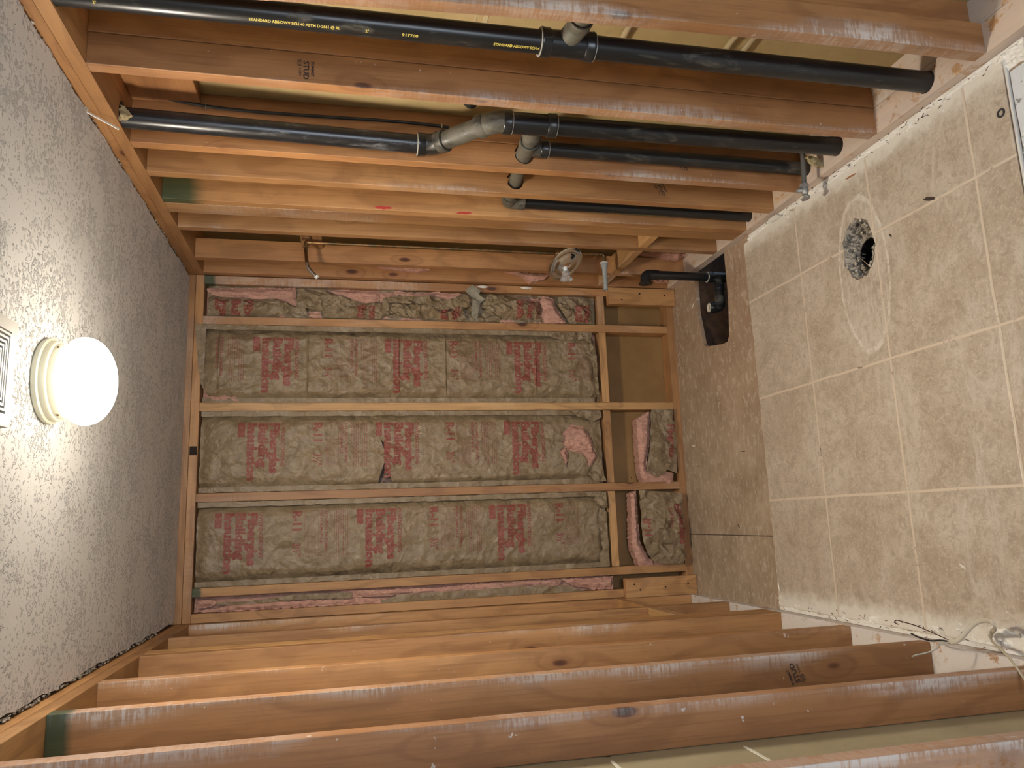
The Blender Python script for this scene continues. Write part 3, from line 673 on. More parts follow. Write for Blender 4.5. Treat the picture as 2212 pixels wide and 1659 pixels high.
RPd=[(0.041,0.119),(0.04,0.02),(0.026,0.045),(0.028,0.111)]

# ------------------------------------------------------------------ insulation
def sstep(a, b, x):
    t = min(1.0, max(0.0, (x - a) / (b - a))); return t * t * (3 - 2 * t)
def _h(i, j, s):
    n_ = (i * 374761393 + j * 668265263 + s * 974634777) & 0xffffffff
    n_ = ((n_ ^ (n_ >> 13)) * 1274126177) & 0xffffffff
    return ((n_ ^ (n_ >> 16)) & 0xffff) / 65535.0
def facets(x, z, s):
    """folded-paper height: random heights on a warped triangular lattice, linear in between"""
    x, z = x + 0.33 * math.sin(z * 1.7 + s), z + 0.33 * math.sin(x * 1.9 + 2 * s)
    k = (x + z) * 0.3660254; i, j = math.floor(x + k), math.floor(z + k)
    u, v = x + k - i, z + k - j
    a, d = _h(i, j, s), _h(i + 1, j + 1, s)
    if u > v: b = _h(i + 1, j, s); return a + (b - a) * u + (d - b) * v
    b = _h(i, j + 1, s); return a + (b - a) * v + (d - b) * u
def crumple(x, z, seed, f=9.0, amp=0.006):
    s = int(seed * 13 + 5)
    w = 0.25 * noise.noise(Vector((x * f * 0.6, seed, z * f * 0.6)))
    X, Z = x * f + w, z * f * 0.8 - w
    h = facets(X, Z, s) + 0.45 * facets(X * 2.3 + 5, Z * 2.3 + 3, s + 1) + 0.2 * facets(X * 5.1 + 5, Z * 5.1 + 3, s + 2)
    return -h * amp * 1.7
def crumple_old(x, z, seed, f=9.0, amp=0.006):
    p = Vector((x * f + seed * 7.1, seed * 3.3, z * f * 0.8))
    q = p + Vector((noise.noise(p * 0.7) * 0.8, 0, noise.noise(p * 0.7 + Vector((9, 9, 9))) * 0.8))
    h = abs(noise.noise(q)) + 0.5 * abs(noise.noise(q * 2.3 + Vector((4, 1, 2))))
    return -h * amp * 1.6
BAYS = {1: (-0.602, -0.235), 2: (-1.0085, -0.6415), 3: (-1.415, -1.0485)}
CREASE = {1: [(1.872, 0.004, 0.006), (1.448, 0.004, 0.005), (1.222, 0.0035, 0.006), (0.770, 0.004, 0.006), (2.26, 0.004, 0.008)], 2: [], 3: []}
def bsurf(i, x, z):
    """y of the kraft facing (negative is towards the room)"""
    x0, x1 = BAYS[i]; d = min(x - x0, x1 - x); e = min(z - 0.44, 2.33 - z)
    y = 0.017 * (1 - sstep(0.018, 0.075, d)) + 0.016 * (1 - sstep(0.0, 0.05, e)) + 0.008
    y += (crumple(x, z, i, 6.5, 0.008) + crumple(x + z * 0.3, z, i + 4, 17, (0, 0.0055, 0.0048, 0.0040)[i])) * sstep(0.005, 0.05, d) + 0.010
    if i == 1: y += crumple(x, z * 0.7, 5, 24, 0.005) * sstep(0.0, 0.05, d) * (0.4 + 0.6 * sstep(-0.35, -0.55, x))
    if i == 2: y += -0.009 * math.exp(-((x + 0.97 + (z - 1.2) * 0.03) / 0.018) ** 2) * sstep(0.45, 0.9, z)
    for (zc, w, a) in CREASE[i]:
        zz = zc + 0.004 * noise.noise(Vector((x * 12, zc, 0))); y -= a * math.exp(-((z - zz) / w) ** 2) * sstep(0.02, 0.05, d)
    if i == 2:   # paper lifted round the slit at mid height
        r = math.hypot((x + 0.90) / 0.09, (z - 1.56) / 0.075); y -= 0.010 * math.exp(-r * r)
    return y
def sheet(name, outline, fn, thick, mat, parent, step=0.008, loc=None, holes=None):
    """paper or wool piece: outline in wall coordinates (x, z), front surface y = fn(x, z), given thickness backwards"""
    c = Vector(parent.location) if parent is not None else Vector((0, 0, 0))
    bm = prism_holes([(a, b) for a, b in outline], holes or [], 0.0, 0.01, lambda a, b, t: Vector((a, t, b)))
    kill = [f for f in bm.faces if not all(v.co.y < 0.005 for v in f.verts)]
    bmesh.ops.delete(bm, geom=kill, context='FACES')
    for v in [v for v in bm.verts if not v.link_faces]: bm.verts.remove(v)
    grid_cut(bm, step)
    for v in bm.verts: v.co.y = fn(v.co.x, v.co.z)
    if thick:
        r = bmesh.ops.extrude_face_region(bm, geom=list(bm.faces))
        for v in r['geom']:
            if isinstance(v, bmesh.types.BMVert): v.co.y += thick
    for v in bm.verts: v.co -= c
    o = from_bm(name, bm, mat, parent, (0, 0, 0), smooth=True)
    if mat.name.startswith(('kraft', 'grey_paper')): o.data.set_sharp_from_angle(angle=math.radians(9))
    return o
def outline_noise(pts, amp=0.003, seg=0.008, seed=1):
    out = []
    for i in range(len(pts)):
        a, b = Vector(pts[i]), Vector(pts[(i + 1) % len(pts)]); L = (b - a).length; k = max(1, int(L / seg))
        nn = Vector((-(b - a).y, (b - a).x)).normalized() if L else Vector((0, 0))
        for j in range(k):
            p = a.lerp(b, j / k); out.append(tuple(p + nn * (noise.noise(Vector((p.x * 90, p.y * 90, seed * 5.5))) * amp if j else 0)))
    return out
def wool(name, outline, y0, dome, thick, parent, seed=1, step=0.006, mat=None, rough=0.006):
    o2 = outline_noise(outline, 0.006, 0.007, seed)
    P = [Vector(p) for p in outline]
    def dist(x, z):
        p = Vector((x, z)); m_ = 9
        for a, b in zip(P, P[1:] + P[:1]):
            ab = b - a; t = max(0, min(1, (p - a).dot(ab) / max(1e-9, ab.length_squared))); m_ = min(m_, (a + ab * t - p).length)
        return m_
    def fn(x, z):
        return y0 - dome * sstep(0.0, 0.025, dist(x, z)) + rough * noise.noise(Vector((x * 70, seed, z * 40))) + rough * 0.6 * noise.noise(Vector((x * 160, seed, z * 120)))
    return sheet(name, o2, fn, thick, mat or mat_pink(), parent, step)
def paper(name, outline, y0, amp, thick, parent, seed=1, step=0.006, f=22, dome=0.0, mat=None):
    P = outline; cx = sum(p[0] for p in P) / len(P); cz = sum(p[1] for p in P) / len(P)
    rx = max(abs(p[0] - cx) for p in P) + 1e-4; rz = max(abs(p[1] - cz) for p in P) + 1e-4
    fn = lambda x, z: y0 - dome * (1 - min(1, ((x - cx) / rx) ** 2)) * (1 - min(1, ((z - cz) / rz) ** 4)) + crumple(x, z, seed, f, amp)
    return sheet(name, outline_noise(outline, 0.0015, 0.012, seed), fn, thick, mat or mat_kraft(), parent, step), fn
def printing(name, rows, rects, surf, parent, org, step=0.0075, lift=0.0020, mat=None, ang=0.0):
    """red print: local a runs to the reader's right (= -x on the wall), b towards the letters' tops (= -z)"""
    bm = bmesh.new(); ox, oz = org; c, s = math.cos(ang), math.sin(ang)
    fn = lambda a, b: Vector((ox - (a * c - b * s), 0.0, oz - (a * s + b * c)))
    stamp(bm, rows, fn)
    for r in rects: add_flat(bm, rect(*r), fn)
    grid_cut(bm, step)
    for v in bm.verts: v.co.y = surf(v.co.x, v.co.z) - lift
    pc = Vector(parent.location)
    for v in bm.verts: v.co -= pc
    for f in bm.faces:
        if f.normal.y > 0: f.normal_flip()
    me = bpy.data.meshes.new(name); bm.to_mesh(me); bm.free()
    return link(name, me, mat or mat_ink(), parent)
def frame_rects(a0, b0, a1, b1, w=0.0011):
    return [(a0, b0, a1, b0 + w), (a0, b1 - w, a1, b1), (a0, b0, a0 + w, b1), (a1 - w, b0, a1, b1)]
def block_rows(part):
    rows, rects = [], []
    if part == 'R':
        rows += [('R-11', 0.052, 0.0024, 0.0, 0.0, 0.088), ('3\u00bd"', 0.050, 0.0009, 0.142, 0.0, 0.056)]
        rects += [(0.0, -0.010, 0.088, -0.0085)]
        rects += frame_rects(0.0, 0.050, 0.200, 0.112) + [(0.078, 0.050, 0.079, 0.112)]
        rects += [(0.084, 0.056 + k * 0.0062, 0.194, 0.0568 + k * 0.0062) for k in range(9)]
        rects += [(0.030, 0.060, 0.031, 0.100), (0.012, 0.080, 0.030, 0.081), (0.031, 0.072, 0.060, 0.073), (0.031, 0.090, 0.060, 0.091), (0.060, 0.072, 0.061, 0.091)]
    if part == 'A':
        rows += [('ASSURED THERMAL', 0.0185, 0.0003, 0.0, 0.139, 0.190), ('PERFORMANCE', 0.0185, 0.0003, 0.0, 0.119, 0.148)]
        r = random.Random(3)
        for k in range(8):
            a = 0.0
            while a < (0.205 if k not in (0, 4) else 0.10):
                w = r.uniform(0.008, 0.022); rects.append((a, 0.170 + k * 0.0098, a + w, 0.1722 + k * 0.0098)); a += w + 0.004
    if part == 'F':
        rows += [('Insulation', 0.056, 0.0029, 0.0, 0.322, 0.262), ('Building', 0.056, 0.0029, 0.0, 0.370, 0.205), ('Fiberglas', 0.056, 0.0029, 0.0, 0.420, 0.232), ('OWENS-CORNING', 0.0245, 0.0006, 0.0, 0.467, 0.200)]
        rects += [(0.0, 0.280, 0.066, 0.310)]
    return rows, rects

def batt(i, label, rz, margin):
    x0, x1 = BAYS[i]
    t = empty('insulation_batt', ((x0 + x1) / 2, 0.045, 1.39)); tag(t, label, 'insulation', 'full-height insulation batts of the back wall')
    t.rotation_euler = (0, 0, 0)
    surf = lambda x, z: bsurf(i, x, z)
    holes = []
    if i == 2:
        holes = [outline_noise(T2hole, 0.002, 0.012, 3), outline_noise(T2tear, 0.003, 0.010, 4)]
    if i == 1: holes = []
    top = 2.332
    ol = [(x1 - 0.001, 0.437), (x1 - 0.001, top), (x0 + 0.001, top), (x0 + 0.001, 0.437)]
    if i == 1: ol = [(x1 - 0.002, 0.445), (x1 - 0.001, top), (-0.53, top), (x0 + 0.012, 2.29), (x0 + 0.020, 2.20), (x0 + 0.003, 2.06), (x0 + 0.001, 0.437)]
    fac = sheet('kraft_facing', outline_noise(ol, 0.004, 0.02, i), surf, 0.0012, mat_kraft(), t, 0.0065, holes=holes)
    body = box('fiberglass_core', (x0 + 0.001, 0.058, 0.425), (x1 - 0.001, 0.0885, 2.336), mat_pink(), t, 0.004)
    # stapled paper flanges beside the studs
    for s, xx in ((1, x1), (-1, x0)):
        w = 0.024
        a, b = (xx - w, xx - 0.0008) if s == 1 else (xx + 0.0008, xx + w)
        fn = lambda x, z, s=s: 0.0035 + 0.004 * noise.noise(Vector((x * 25, i, z * 9))) + (0.010 if (s == -1 and i == 1) else 0.0)
        sheet('paper_flange', outline_noise([(a, 0.46), (b, 0.46), (b, top - 0.002), (a, top - 0.002)], 0.0035, 0.03, i + s), fn, 0.0008, mat_kraft(), t, 0.012)
    for z0 in rz:
        for part in 'RAF':
            rows, rects = block_rows(part)
            lim = {'R': 0.112, 'A': 0.245, 'F': 0.49}[part]; st = {'R': 0.0, 'A': 0.118, 'F': 0.28}[part]
            if z0 - lim < 0.46 or z0 - st > 2.30: continue
            if i == 2 and z0 < 1.0: continue
            printing({'R': 'rating_print', 'A': 'performance_print', 'F': 'brand_print'}[part], rows, rects, surf, t, (x1 - margin, z0))
    return t
b1 = batt(1, 'wide wrinkled paper-faced batt with sharp cross folds, right of the yellow stud', (2.395, 1.793, 1.195, 0.594), 0.060)
b2 = batt(2, 'middle paper-faced batt with a dark slit and a big pink tear near its foot', (1.838 + .612, 1.838, 1.221, 0.61), 0.055)
b3 = batt(3, 'smoothest paper-faced batt, leftmost of the three full-height ones', (1.924 + .612, 1.924, 1.306, 0.695), 0.050)
b1x = printing  # alias kept short below
paper('paper_flange', [(-0.236, 2.33), (-0.236, 2.372), (-0.42, 2.352), (-0.52, 2.336), (-0.52, 2.325), (-0.236, 2.322)], -0.002, 0.001, 0.0008, b1, 3)
paper('folded_paper', [(-0.240, 0.46), (-0.240, 0.72), (-0.262, 0.70), (-0.285, 0.62), (-0.275, 0.50), (-0.33, 0.445), (-0.60, 0.440), (-0.60, 0.452), (-0.40, 0.47), (-0.32, 0.52), (-0.30, 0.47)][::1], 0.010, 0.010, 0.001, b1, 4, f=30)
wool('exposed_wool', [(-0.603, 2.31), (-0.560, 2.30), (-0.572, 2.20), (-0.600, 2.10)], 0.020, 0.012, 0.02, b1, 8)
# middle batt: the slit and the tear
wool('exposed_wool', [(-0.76, 1.56), (-0.79, 1.47), (-1.005, 1.45), (-1.005, 1.57)], 0.034, 0.006, 0.02, b2, 3, mat=mat_pink('dark_wool', (0.22, 0.15, 0.12), (0.06, 0.045, 0.045)))  # wool inside the slit in a darker colour than the rest
pt = [(x, z) for x, z in T2tear]
wool('exposed_wool', pt, 0.004, 0.026, 0.05, b2, 5, rough=0.008)
sheet('kraft_facing', outline_noise([(-0.80, 0.655), (-0.80, 0.47), (-0.93, 0.45), (-0.99, 0.47), (-0.99, 0.62), (-0.93, 0.655)], 0.003, 0.01, 9), lambda x, z: 0.034 + crumple(x, z, 3, 20, 0.008), 0.001, mat_kraft(), b2, 0.007)
paper('torn_flap', [(-0.760, 0.690), (-0.775, 0.640), (-0.800, 0.648), (-0.808, 0.672), (-0.79, 0.70)], -0.018, 0.006, 0.0008, b2, 6, f=40)
paper('torn_flap', [(-0.815, 0.50), (-0.900, 0.455), (-1.000, 0.437), (-1.004, 0.50), (-0.955, 0.535), (-0.93, 0.50), (-0.88, 0.478)], -0.004, 0.012, 0.001, b2, 7, f=26)
paper('torn_flap', [(-0.645, 0.62), (-0.645, 0.44), (-0.68, 0.437), (-0.70, 0.48), (-0.675, 0.56)], 0.006, 0.010, 0.001, b2, 12, f=26)
paper('torn_flap', [(-1.052, 0.60), (-1.052, 0.437), (-1.13, 0.437), (-1.13, 0.46), (-1.10, 0.50), (-1.075, 0.50), (-1.07, 0.56)], 0.004, 0.012, 0.001, b3, 13, f=26)
paper('paper_edge', [(-1.13, 0.47), (-1.15, 0.437), (-1.413, 0.437), (-1.413, 0.475), (-1.35, 0.49), (-1.33, 0.47), (-1.24, 0.475), (-1.20, 0.49)], 0.010, 0.009, 0.001, b3, 14, f=26)
# narrow crumpled bay at the right
nb = empty('insulation_batt', (-0.12, 0.045, 1.39)); tag(nb, 'narrow heap of torn paper and pink wool crammed in the right corner bay', 'insulation')
box('fiberglass_core', (-0.1955, 0.060, 0.425), (-0.0415, 0.088, 2.336), mat_pink(), nb, 0.004)
sheet('kraft_facing', outline_noise([(-0.195, 0.43), (-0.042, 0.43), (-0.042, 2.325), (-0.195, 2.325)], 0.002, 0.02, 2), lambda x, z: 0.045 + crumple(x, z, 8, 18, 0.010), 0.001, mat_kraft(), nb, 0.010)
def cl(o, lo=-0.1955, hi=-0.0415): return [(min(hi, max(lo, a)), b) for a, b in o]
for k, (nm, ol, y, d) in enumerate((('p', P1, 0.020, 0.018), ('p', P2, 0.034, 0.010), ('p', P4, 0.026, 0.012), ('p', P5, 0.022, 0.022), ('p', P5b, 0.024, 0.014), ('p', P6, 0.014, 0.016), ('p', P7, 0.030, 0.010), ('p', P8, 0.028, 0.010), ('p', P9, 0.004, 0.022), ('p', P10, 0.024, 0.012))):
    wool('exposed_wool', cl(ol), y, d, 0.03, nb, k + 20, rough=0.005)
fns = {}
for k, (nm, ol, y, a, dm) in enumerate((('K1', K1, 0.034, 0.014, 0.022), ('K2', K2, 0.030, 0.016, 0.018), ('K2b', K2b, 0.016, 0.008, 0.010), ('K3', K3, 0.036, 0.014, 0.020), ('K4', K4, 0.022, 0.022, 0.010), ('K5', K5, 0.034, 0.022, 0.024), ('K7', K7, 0.034, 0.016, 0.034), ('K8', K8, 0.036, 0.010, 0.014), ('K9', K9, 0.038, 0.016, 0.034))):
    _, fns[nm] = paper('crumpled_paper', cl(ol), y, a, 0.0012, nb, k + 3, f=26, dome=dm, step=0.005)
paper('torn_flap', K6, -0.006, 0.010, 0.0010, nb, 31, f=20, mat=simple('grey_paper_back', (0.24, 0.21, 0.15), 0.8, nscale=40, col2=(0.30, 0.27, 0.20)))
def frag(name, ol, txts, seed, nm):
    """remains of the print on crumpled pieces"""
    printing('brand_print', txts, [], fns[nm], nb, ol, step=0.006, lift=0.0018)
def clipped_print(org, rows, nm, x_lo, x_hi, z_lo, z_hi, rects=()):
    bm = bmesh.new(); ox, oz = org
    fn = lambda a, b: Vector((ox - a, 0.0, oz - b)); stamp(bm, rows, fn)
    for r in rects: add_flat(bm, rect(*r), fn)
    for ax, val, sgn in ((0, x_lo, -1), (0, x_hi, 1), (2, z_lo, -1), (2, z_hi, 1)):
        co_ = Vector((0, 0, 0)); co_[ax] = val; no = Vector((0, 0, 0)); no[ax] = sgn
        bmesh.ops.bisect_plane(bm, geom=list(bm.verts) + list(bm.edges) + list(bm.faces), plane_co=co_, plane_no=no, clear_outer=True)
    grid_cut(bm, 0.006)
    for v in bm.verts: v.co.y = fns[nm](v.co.x, v.co.z) - 0.0016
    for v in bm.verts: v.co -= Vector(nb.location)
    for f in bm.faces:
        if f.normal.y > 0: f.normal_flip()
    me = bpy.data.meshes.new('print'); bm.to_mesh(me); bm.free(); link('brand_print', me, mat_ink(), nb)
clipped_print((-0.115, 2.27), [('Insulation', 0.056, 0.0029, 0, 0.0, None), ('Building', 0.056, 0.0029, 0, 0.055, None), ('Fiberglas', 0.056, 0.0029, 0, 0.11, None)], 'K1', -0.188, -0.106, 2.02, 2.29, [(0.0, -0.035, 0.05, -0.004)])
clipped_print((-0.125, 1.64), [('Building', 0.056, 0.0029, 0, 0.0, None), ('Fiberglas', 0.056, 0.0029, 0, 0.055, None)], 'K3', -0.188, -0.122, 1.56, 1.74)
clipped_print((-0.120, 1.24), [('Building', 0.056, 0.0029, 0, 0.0, None), ('Fiberglas', 0.056, 0.0029, 0, 0.055, None)], 'K5', -0.188, -0.128, 1.14, 1.30)
clipped_print((-0.085, 0.80), [('OWENS-CORNING', 0.0245, 0.0006, 0, 0.05, None), ('Fiberglas', 0.050, 0.0022, 0, 0.0, None), ('Building', 0.05, 0.0026, 0, -0.055, None)], 'K7', -0.172, -0.082, 0.725, 0.87)
clipped_print((-0.100, 0.545), [('Building', 0.056, 0.0029, 0, 0.0, None), ('Fiberglas', 0.056, 0.0029, 0, 0.045, None)], 'K9', -0.184, -0.092, 0.47, 0.57)
# narrow bay at the left corner
lb = empty('insulation_batt', (-1.49, 0.045, 1.39)); tag(lb, 'narrow strip of folded paper and pink wool in the left corner bay', 'insulation')
box('fiberglass_core', (-1.522, 0.045, 0.425), (-1.4545, 0.088, 2.336), mat_pink(), lb, 0.004)
def cl2(o): return [(min(-1.455, max(-1.5225, a)), b) for a, b in o]
for k, (ol, y, d) in enumerate(((LP1, 0.016, 0.014), (LP2, 0.016, 0.012), (LP3, 0.026, 0.010), (LP4, 0.020, 0.010), (LP5, 0.014, 0.016))):
    wool('exposed_wool', cl2(ol), y, d, 0.02, lb, k + 50)
paper('folded_paper', cl2(LK1), 0.022, 0.008, 0.001, lb, 41, f=20); paper('folded_paper', cl2(LK2), 0.016, 0.006, 0.001, lb, 42, f=14, dome=0.006)
# scraps in the low bays under the ledgers
q2 = empty('insulation_scrap', (-0.84, 0.045, 0.12)); tag(q2, 'folded scrap of batt with a pale pink top strip, nearer the tub drain', 'insulation', 'batt scraps under the ledger')
wool('pink_wool', Q2pink, 0.006, 0.014, 0.06, q2, 61, rough=0.005)
_, f2 = paper('kraft_facing', Q2paper, 0.000, 0.012, 0.0012, q2, 62, f=20, dome=0.010)
paper('paper_edge', [(-0.655, 0.176), (-0.655, 0.162), (-0.70, 0.160), (-0.83, 0.172), (-0.96, 0.205), (-0.962, 0.222), (-0.83, 0.190), (-0.70, 0.176)], -0.014, 0.003, 0.001, q2, 63)
printing('brand_print', [('Fiberglas', 0.05, 0.002, 0, 0, 0.17)], frame_rects(0.06, -0.03, 0.13, -0.002), f2, q2, (-0.72, 0.09))
q3 = empty('insulation_scrap', (-1.24, 0.045, 0.15)); tag(q3, 'wide leaning scrap of batt under the ledger, crumpled paper with upside-down rating', 'insulation', 'batt scraps under the ledger')
wool('pink_wool', Q3pink, 0.004, 0.014, 0.06, q3, 64, rough=0.005)
_, f3 = paper('kraft_facing', [(a if a > -1.413 else -1.413, b if b > 0.04 else 0.042) for a, b in Q3paper], -0.004, 0.016, 0.0012, q3, 65, f=15, dome=0.016)
bm = bmesh.new(); fn = lambda a, b: Vector((-1.31 + a, 0.0, 0.235 - b))
stamp(bm, [('R-11', 0.052, 0.0024, 0, 0, 0.085)], lambda a, b: Vector((-1.19 - a, 0, 0.225 - b * -1.0)))
stamp(bm, [('Fiberglas', 0.05, 0.0022, 0, 0, 0.20)], lambda a, b: Vector((-1.12 - a, 0, 0.055 + b)))
stamp(bm, [('CORNING', 0.022, 0.0006, 0, 0, 0.10)], lambda a, b: Vector((-1.14 - a, 0, 0.105 + b)))
grid_cut(bm, 0.006)
for v in bm.verts: v.co.y = f3(v.co.x, v.co.z) - 0.0016
for v in bm.verts: v.co -= Vector(q3.location)
me = bpy.data.meshes.new('print'); bm.to_mesh(me); bm.free(); link('brand_print', me, mat_ink(), q3)
# pink wool bulging out of the right wall's bays near the tub
def wool_r(pts, y, label, seed):
    """pts = (x, z) outline in the plane y"""
    o = wool('pink_wool', pts, y, 0.02, 0.04, None, seed, rough=0.008)
    return tag(o, label, 'insulation')
wool_r(RPa, -0.060, 'thin rag of pink wool high in the last right-wall bay', 71)
wool_r(RPb, -0.060, 'rag of pink wool hanging beside the clear shower handle', 72)
wool_r([(a, max(b, 0.04)) for a, b in RPc], -0.27, 'bulging pink wool low in the right wall above the tub drain pipe', 73)
wool_r(RPd, -0.060, 'small pink rag below the right-wall ledger, behind the drain pipe', 74)

# ------------------------------------------------------------------ black drain pipes
ABS, ABSD, ABSG = mat_abs('black_plastic_pipe', 0.25), mat_abs('dusty_black_plastic', 0.75), mat_abs('dusty_grey_plastic', 1.15)
PRIMER = simple('pale_solvent_ring', (0.42, 0.40, 0.34), 0.5)
YELLOW = simple('yellow_pipe_print', (0.60, 0.48, 0.10), 0.6)
def tub_o(name, pts, r, mat, parent, seg=28, caps=True, radii=None):
    c = Vector(parent.location) if parent is not None else Vector((0, 0, 0))
    bm = bmesh.new(); tube(bm, [Vector(p) - c for p in pts], r, seg, caps, radii)
    return from_bm(name, bm, mat, parent, (0, 0, 0), smooth=True)
def collar(name, p, d, r, L, parent, mat, ring=None):
    """socket collar with a rolled lip; ring=+1/-1 adds the pale primer line at that end"""
    c = Vector(parent.location) if parent is not None else Vector((0, 0, 0)); d = Vector(d).normalized(); p = Vector(p) - c
    bm = bmesh.new(); lathe(bm, [(r - 0.004, 0), (r, 0.001), (r + 0.0012, 0.004), (r, 0.008), (r, L - 0.004), (r - 0.003, L), (r - 0.006, L)], p, d, 32)
    o = from_bm(name, bm, mat, parent, (0, 0, 0), smooth=True)
    if ring:
        bm = bmesh.new(); lathe(bm, [(r - 0.0055, -0.0012), (r - 0.0008, -0.0010), (r - 0.0004, 0.0012), (r - 0.0055, 0.0016)], p, d, 32)
        from_bm('primer_ring', bm, PRIMER, o, (0, 0, 0), smooth=True)
    return o
def pipe_print(parent, base, axis_z, radius, az, rows, z0, mat=YELLOW, flip=1, name='pipe_print'):
    """lettering wrapped on a vertical pipe, reading downwards; az = angle of the print line from -x towards -y"""
    bm = bmesh.new(); c = Vector(parent.location)
    for (t, s, w, off, tw) in rows:
        g = text_bm(t, s, w); kx = (tw / width_of(g)) if tw else 1.0; g = ([(a * kx, b) for a, b in g[0]], g[1])
        def fn(a, b, off=off):
            th = az + flip * b / radius; zz = z0 - flip * (a + off)
            return Vector((base(zz)[0] - math.cos(th) * (radius + 0.0006), base(zz)[1] - math.sin(th) * (radius + 0.0006), zz)) - c
        add_flat(bm, g, fn)
    for f in bm.faces: pass
    me = bpy.data.meshes.new(name); bm.to_mesh(me); bm.free(); return link(name, me, mat, parent)
R2I, R15 = 0.0302, 0.0241
HANG = 0.008
# stack A
pa = empty('drain_pipe', (PA[0], PA[1], HANG)); tag(pa, 'tall thick black pipe with yellow lettering, the one nearest the picture\'s top edge', 'pipe')
ax = lambda z: (PA[0] - 0.009 * (z / 2.37), PA[1])
P3 = lambda z: Vector((*ax(z), z))
tub_o('pipe', [P3(HANG), P3(0.6), P3(1.085)], R2I, ABS, pa); tub_o('pipe', [P3(1.185), P3(1.8), P3(2.372)], R2I, ABS, pa)
tub_o('tee_fitting', [P3(1.075), P3(1.19)], R2I + 0.0035, ABS, pa)
collar('hub', P3(1.062), (0, 0, 1), R2I + 0.0068, 0.028, pa, ABS, 1); collar('hub', P3(1.208), (0, 0, -1), R2I + 0.0068, 0.028, pa, ABS, 1)
TZ = 1.122
tub_o('branch_fitting', [(ax(TZ)[0] + 0.005, PA[1] + 0.004, TZ + 0.02), (ax(TZ)[0] + 0.007, PA[1] - 0.025, TZ + 0.010), (ax(TZ)[0] + 0.009, PA[1] - 0.055, TZ + 0.002), (ax(TZ)[0] + 0.010, PA[1] - 0.085, TZ)], 0.028, ABSG, pa, radii=[0.026, 0.0285, 0.0285, 0.0285])
collar('hub', (ax(TZ)[0] + 0.010, PA[1] - 0.092, TZ), (0, 1, 0), 0.0305, 0.03, pa, ABSG)
tub_o('branch_pipe', [(ax(TZ)[0] + 0.010, PA[1] - 0.07, TZ), (ax(TZ)[0] + 0.010, PA[1] - 0.163, TZ)], R15, ABSG, pa)
pipe_print(pa, lambda z: ax(z), 1, R2I, math.radians(20), [('2"', 0.0098, 0.0003, 0.0, None)], 2.255)
pipe_print(pa, lambda z: ax(z), 1, R2I, math.radians(16), [('STANDARD ABS-DWV SCH 40 ASTM D-2661 @ RL', 0.0098, 0.0003, 0.0, 0.21), ('2"', 0.0098, 0.0003, 0.27, None), ('917700', 0.0098, 0.0003, 0.358, 0.040), ('STANDARD ABS-DWV SCH-4', 0.0098, 0.0003, 0.588, 0.12)], 1.92, flip=1)
# stack B with the offset
pb = empty('drain_pipe', (PB[0], PB[1], HANG)); tag(pb, 'thick black pipe with the crooked offset and side branch in its middle', 'pipe')
lo = lambda z: (PB[0] - 0.010 * z, PB[1])
up0, up1 = Vector((0.044, -1.283, 1.452)), Vector((0.036, -1.328, 2.372))
tub_o('pipe', [(*lo(HANG), HANG), (*lo(0.5), 0.5), (*lo(1.075), 1.075)], R2I, ABS, pb)
tub_o('pipe', [up0, up0.lerp(up1, .5), up1], R2I, mat_scratched_abs(), pb)
zt = 1.13
tub_o('tee_fitting', [(*lo(1.065), 1.065), (*lo(1.20), 1.205)], R2I + 0.0035, ABS, pb)
collar('hub', (*lo(1.050), 1.050), (0, 0, 1), R2I + 0.0068, 0.030, pb, ABS, 1)
e0 = Vector((*lo(1.2), 1.195)); e3 = Vector((0.044, -1.285, 1.435))
ca, cb = Vector((0.045, -1.444, 1.262)), Vector((0.044, -1.302, 1.402))
tub_o('elbow_fitting', smooth_path([e0, e0 + Vector((0, 0, 0.035)), Vector((0.045, -1.452, 1.248)), ca + (cb - ca) * 0.12], 3), R2I + 0.0035, ABSG, pb)
collar('hub', e0 + Vector((0, 0, -0.002)), (0, 0, 1), R2I + 0.0068, 0.028, pb, ABS, 1)
dd = (cb - ca).normalized()
tub_o('pipe', [ca, cb], R2I, ABSG, pb)
collar('hub', ca + dd * 0.040, -dd, R2I + 0.0062, 0.030, pb, ABSG); collar('hub', cb - dd * 0.030, dd, R2I + 0.0062, 0.030, pb, ABSG)
tub_o('elbow_fitting', smooth_path([cb - dd * 0.02, cb + dd * 0.006, Vector((0.044, -1.288, 1.425)), up0 + Vector((0, 0, 0.004))], 3), R2I + 0.0035, ABSD, pb)
collar('hub', up0 + Vector((0, 0, 0.018)), (0, 0, -1), R2I + 0.0068, 0.028, pb, ABS, 1)
bx = 0.052
tub_o('cleanout_plug', [(bx + 0.055, -1.455, 1.32), (bx + 0.055, -1.475, 1.32)], 0.024, ABSD, pb)
# branch from stack B to pipes C and D
tub_o('branch_fitting', smooth_path([(lo(zt)[0], PB[1] + 0.002, BZ + 0.03), (bx, PB[1] + 0.03, BZ + 0.012), (bx, PB[1] + 0.062, BZ + 0.004), (bx, -1.372, BZ + 0.002)], 2), 0.028, ABSG, pb)
collar('hub', (bx, -1.366, BZ + .002), (0, -1, 0), 0.0305, 0.026, pb, ABSG)
tub_o('branch_pipe', [(bx, -1.376, BZ + .002), (bx, -1.30, BZ)], R15, ABSG, pb)
tub_o('wye_fitting', [(bx, -1.335, BZ + .001), (bx, -1.240, BZ - .002)], 0.0285, ABSG, pb)
collar('hub', (bx, -1.338, BZ + .001), (0, 1, 0), 0.031, 0.026, pb, ABSG)
tub_o('branch_pipe', [(bx, -1.245, BZ - .003), (bx - .001, -0.905, BZ - 0.026)], R15, ABSG, pb)
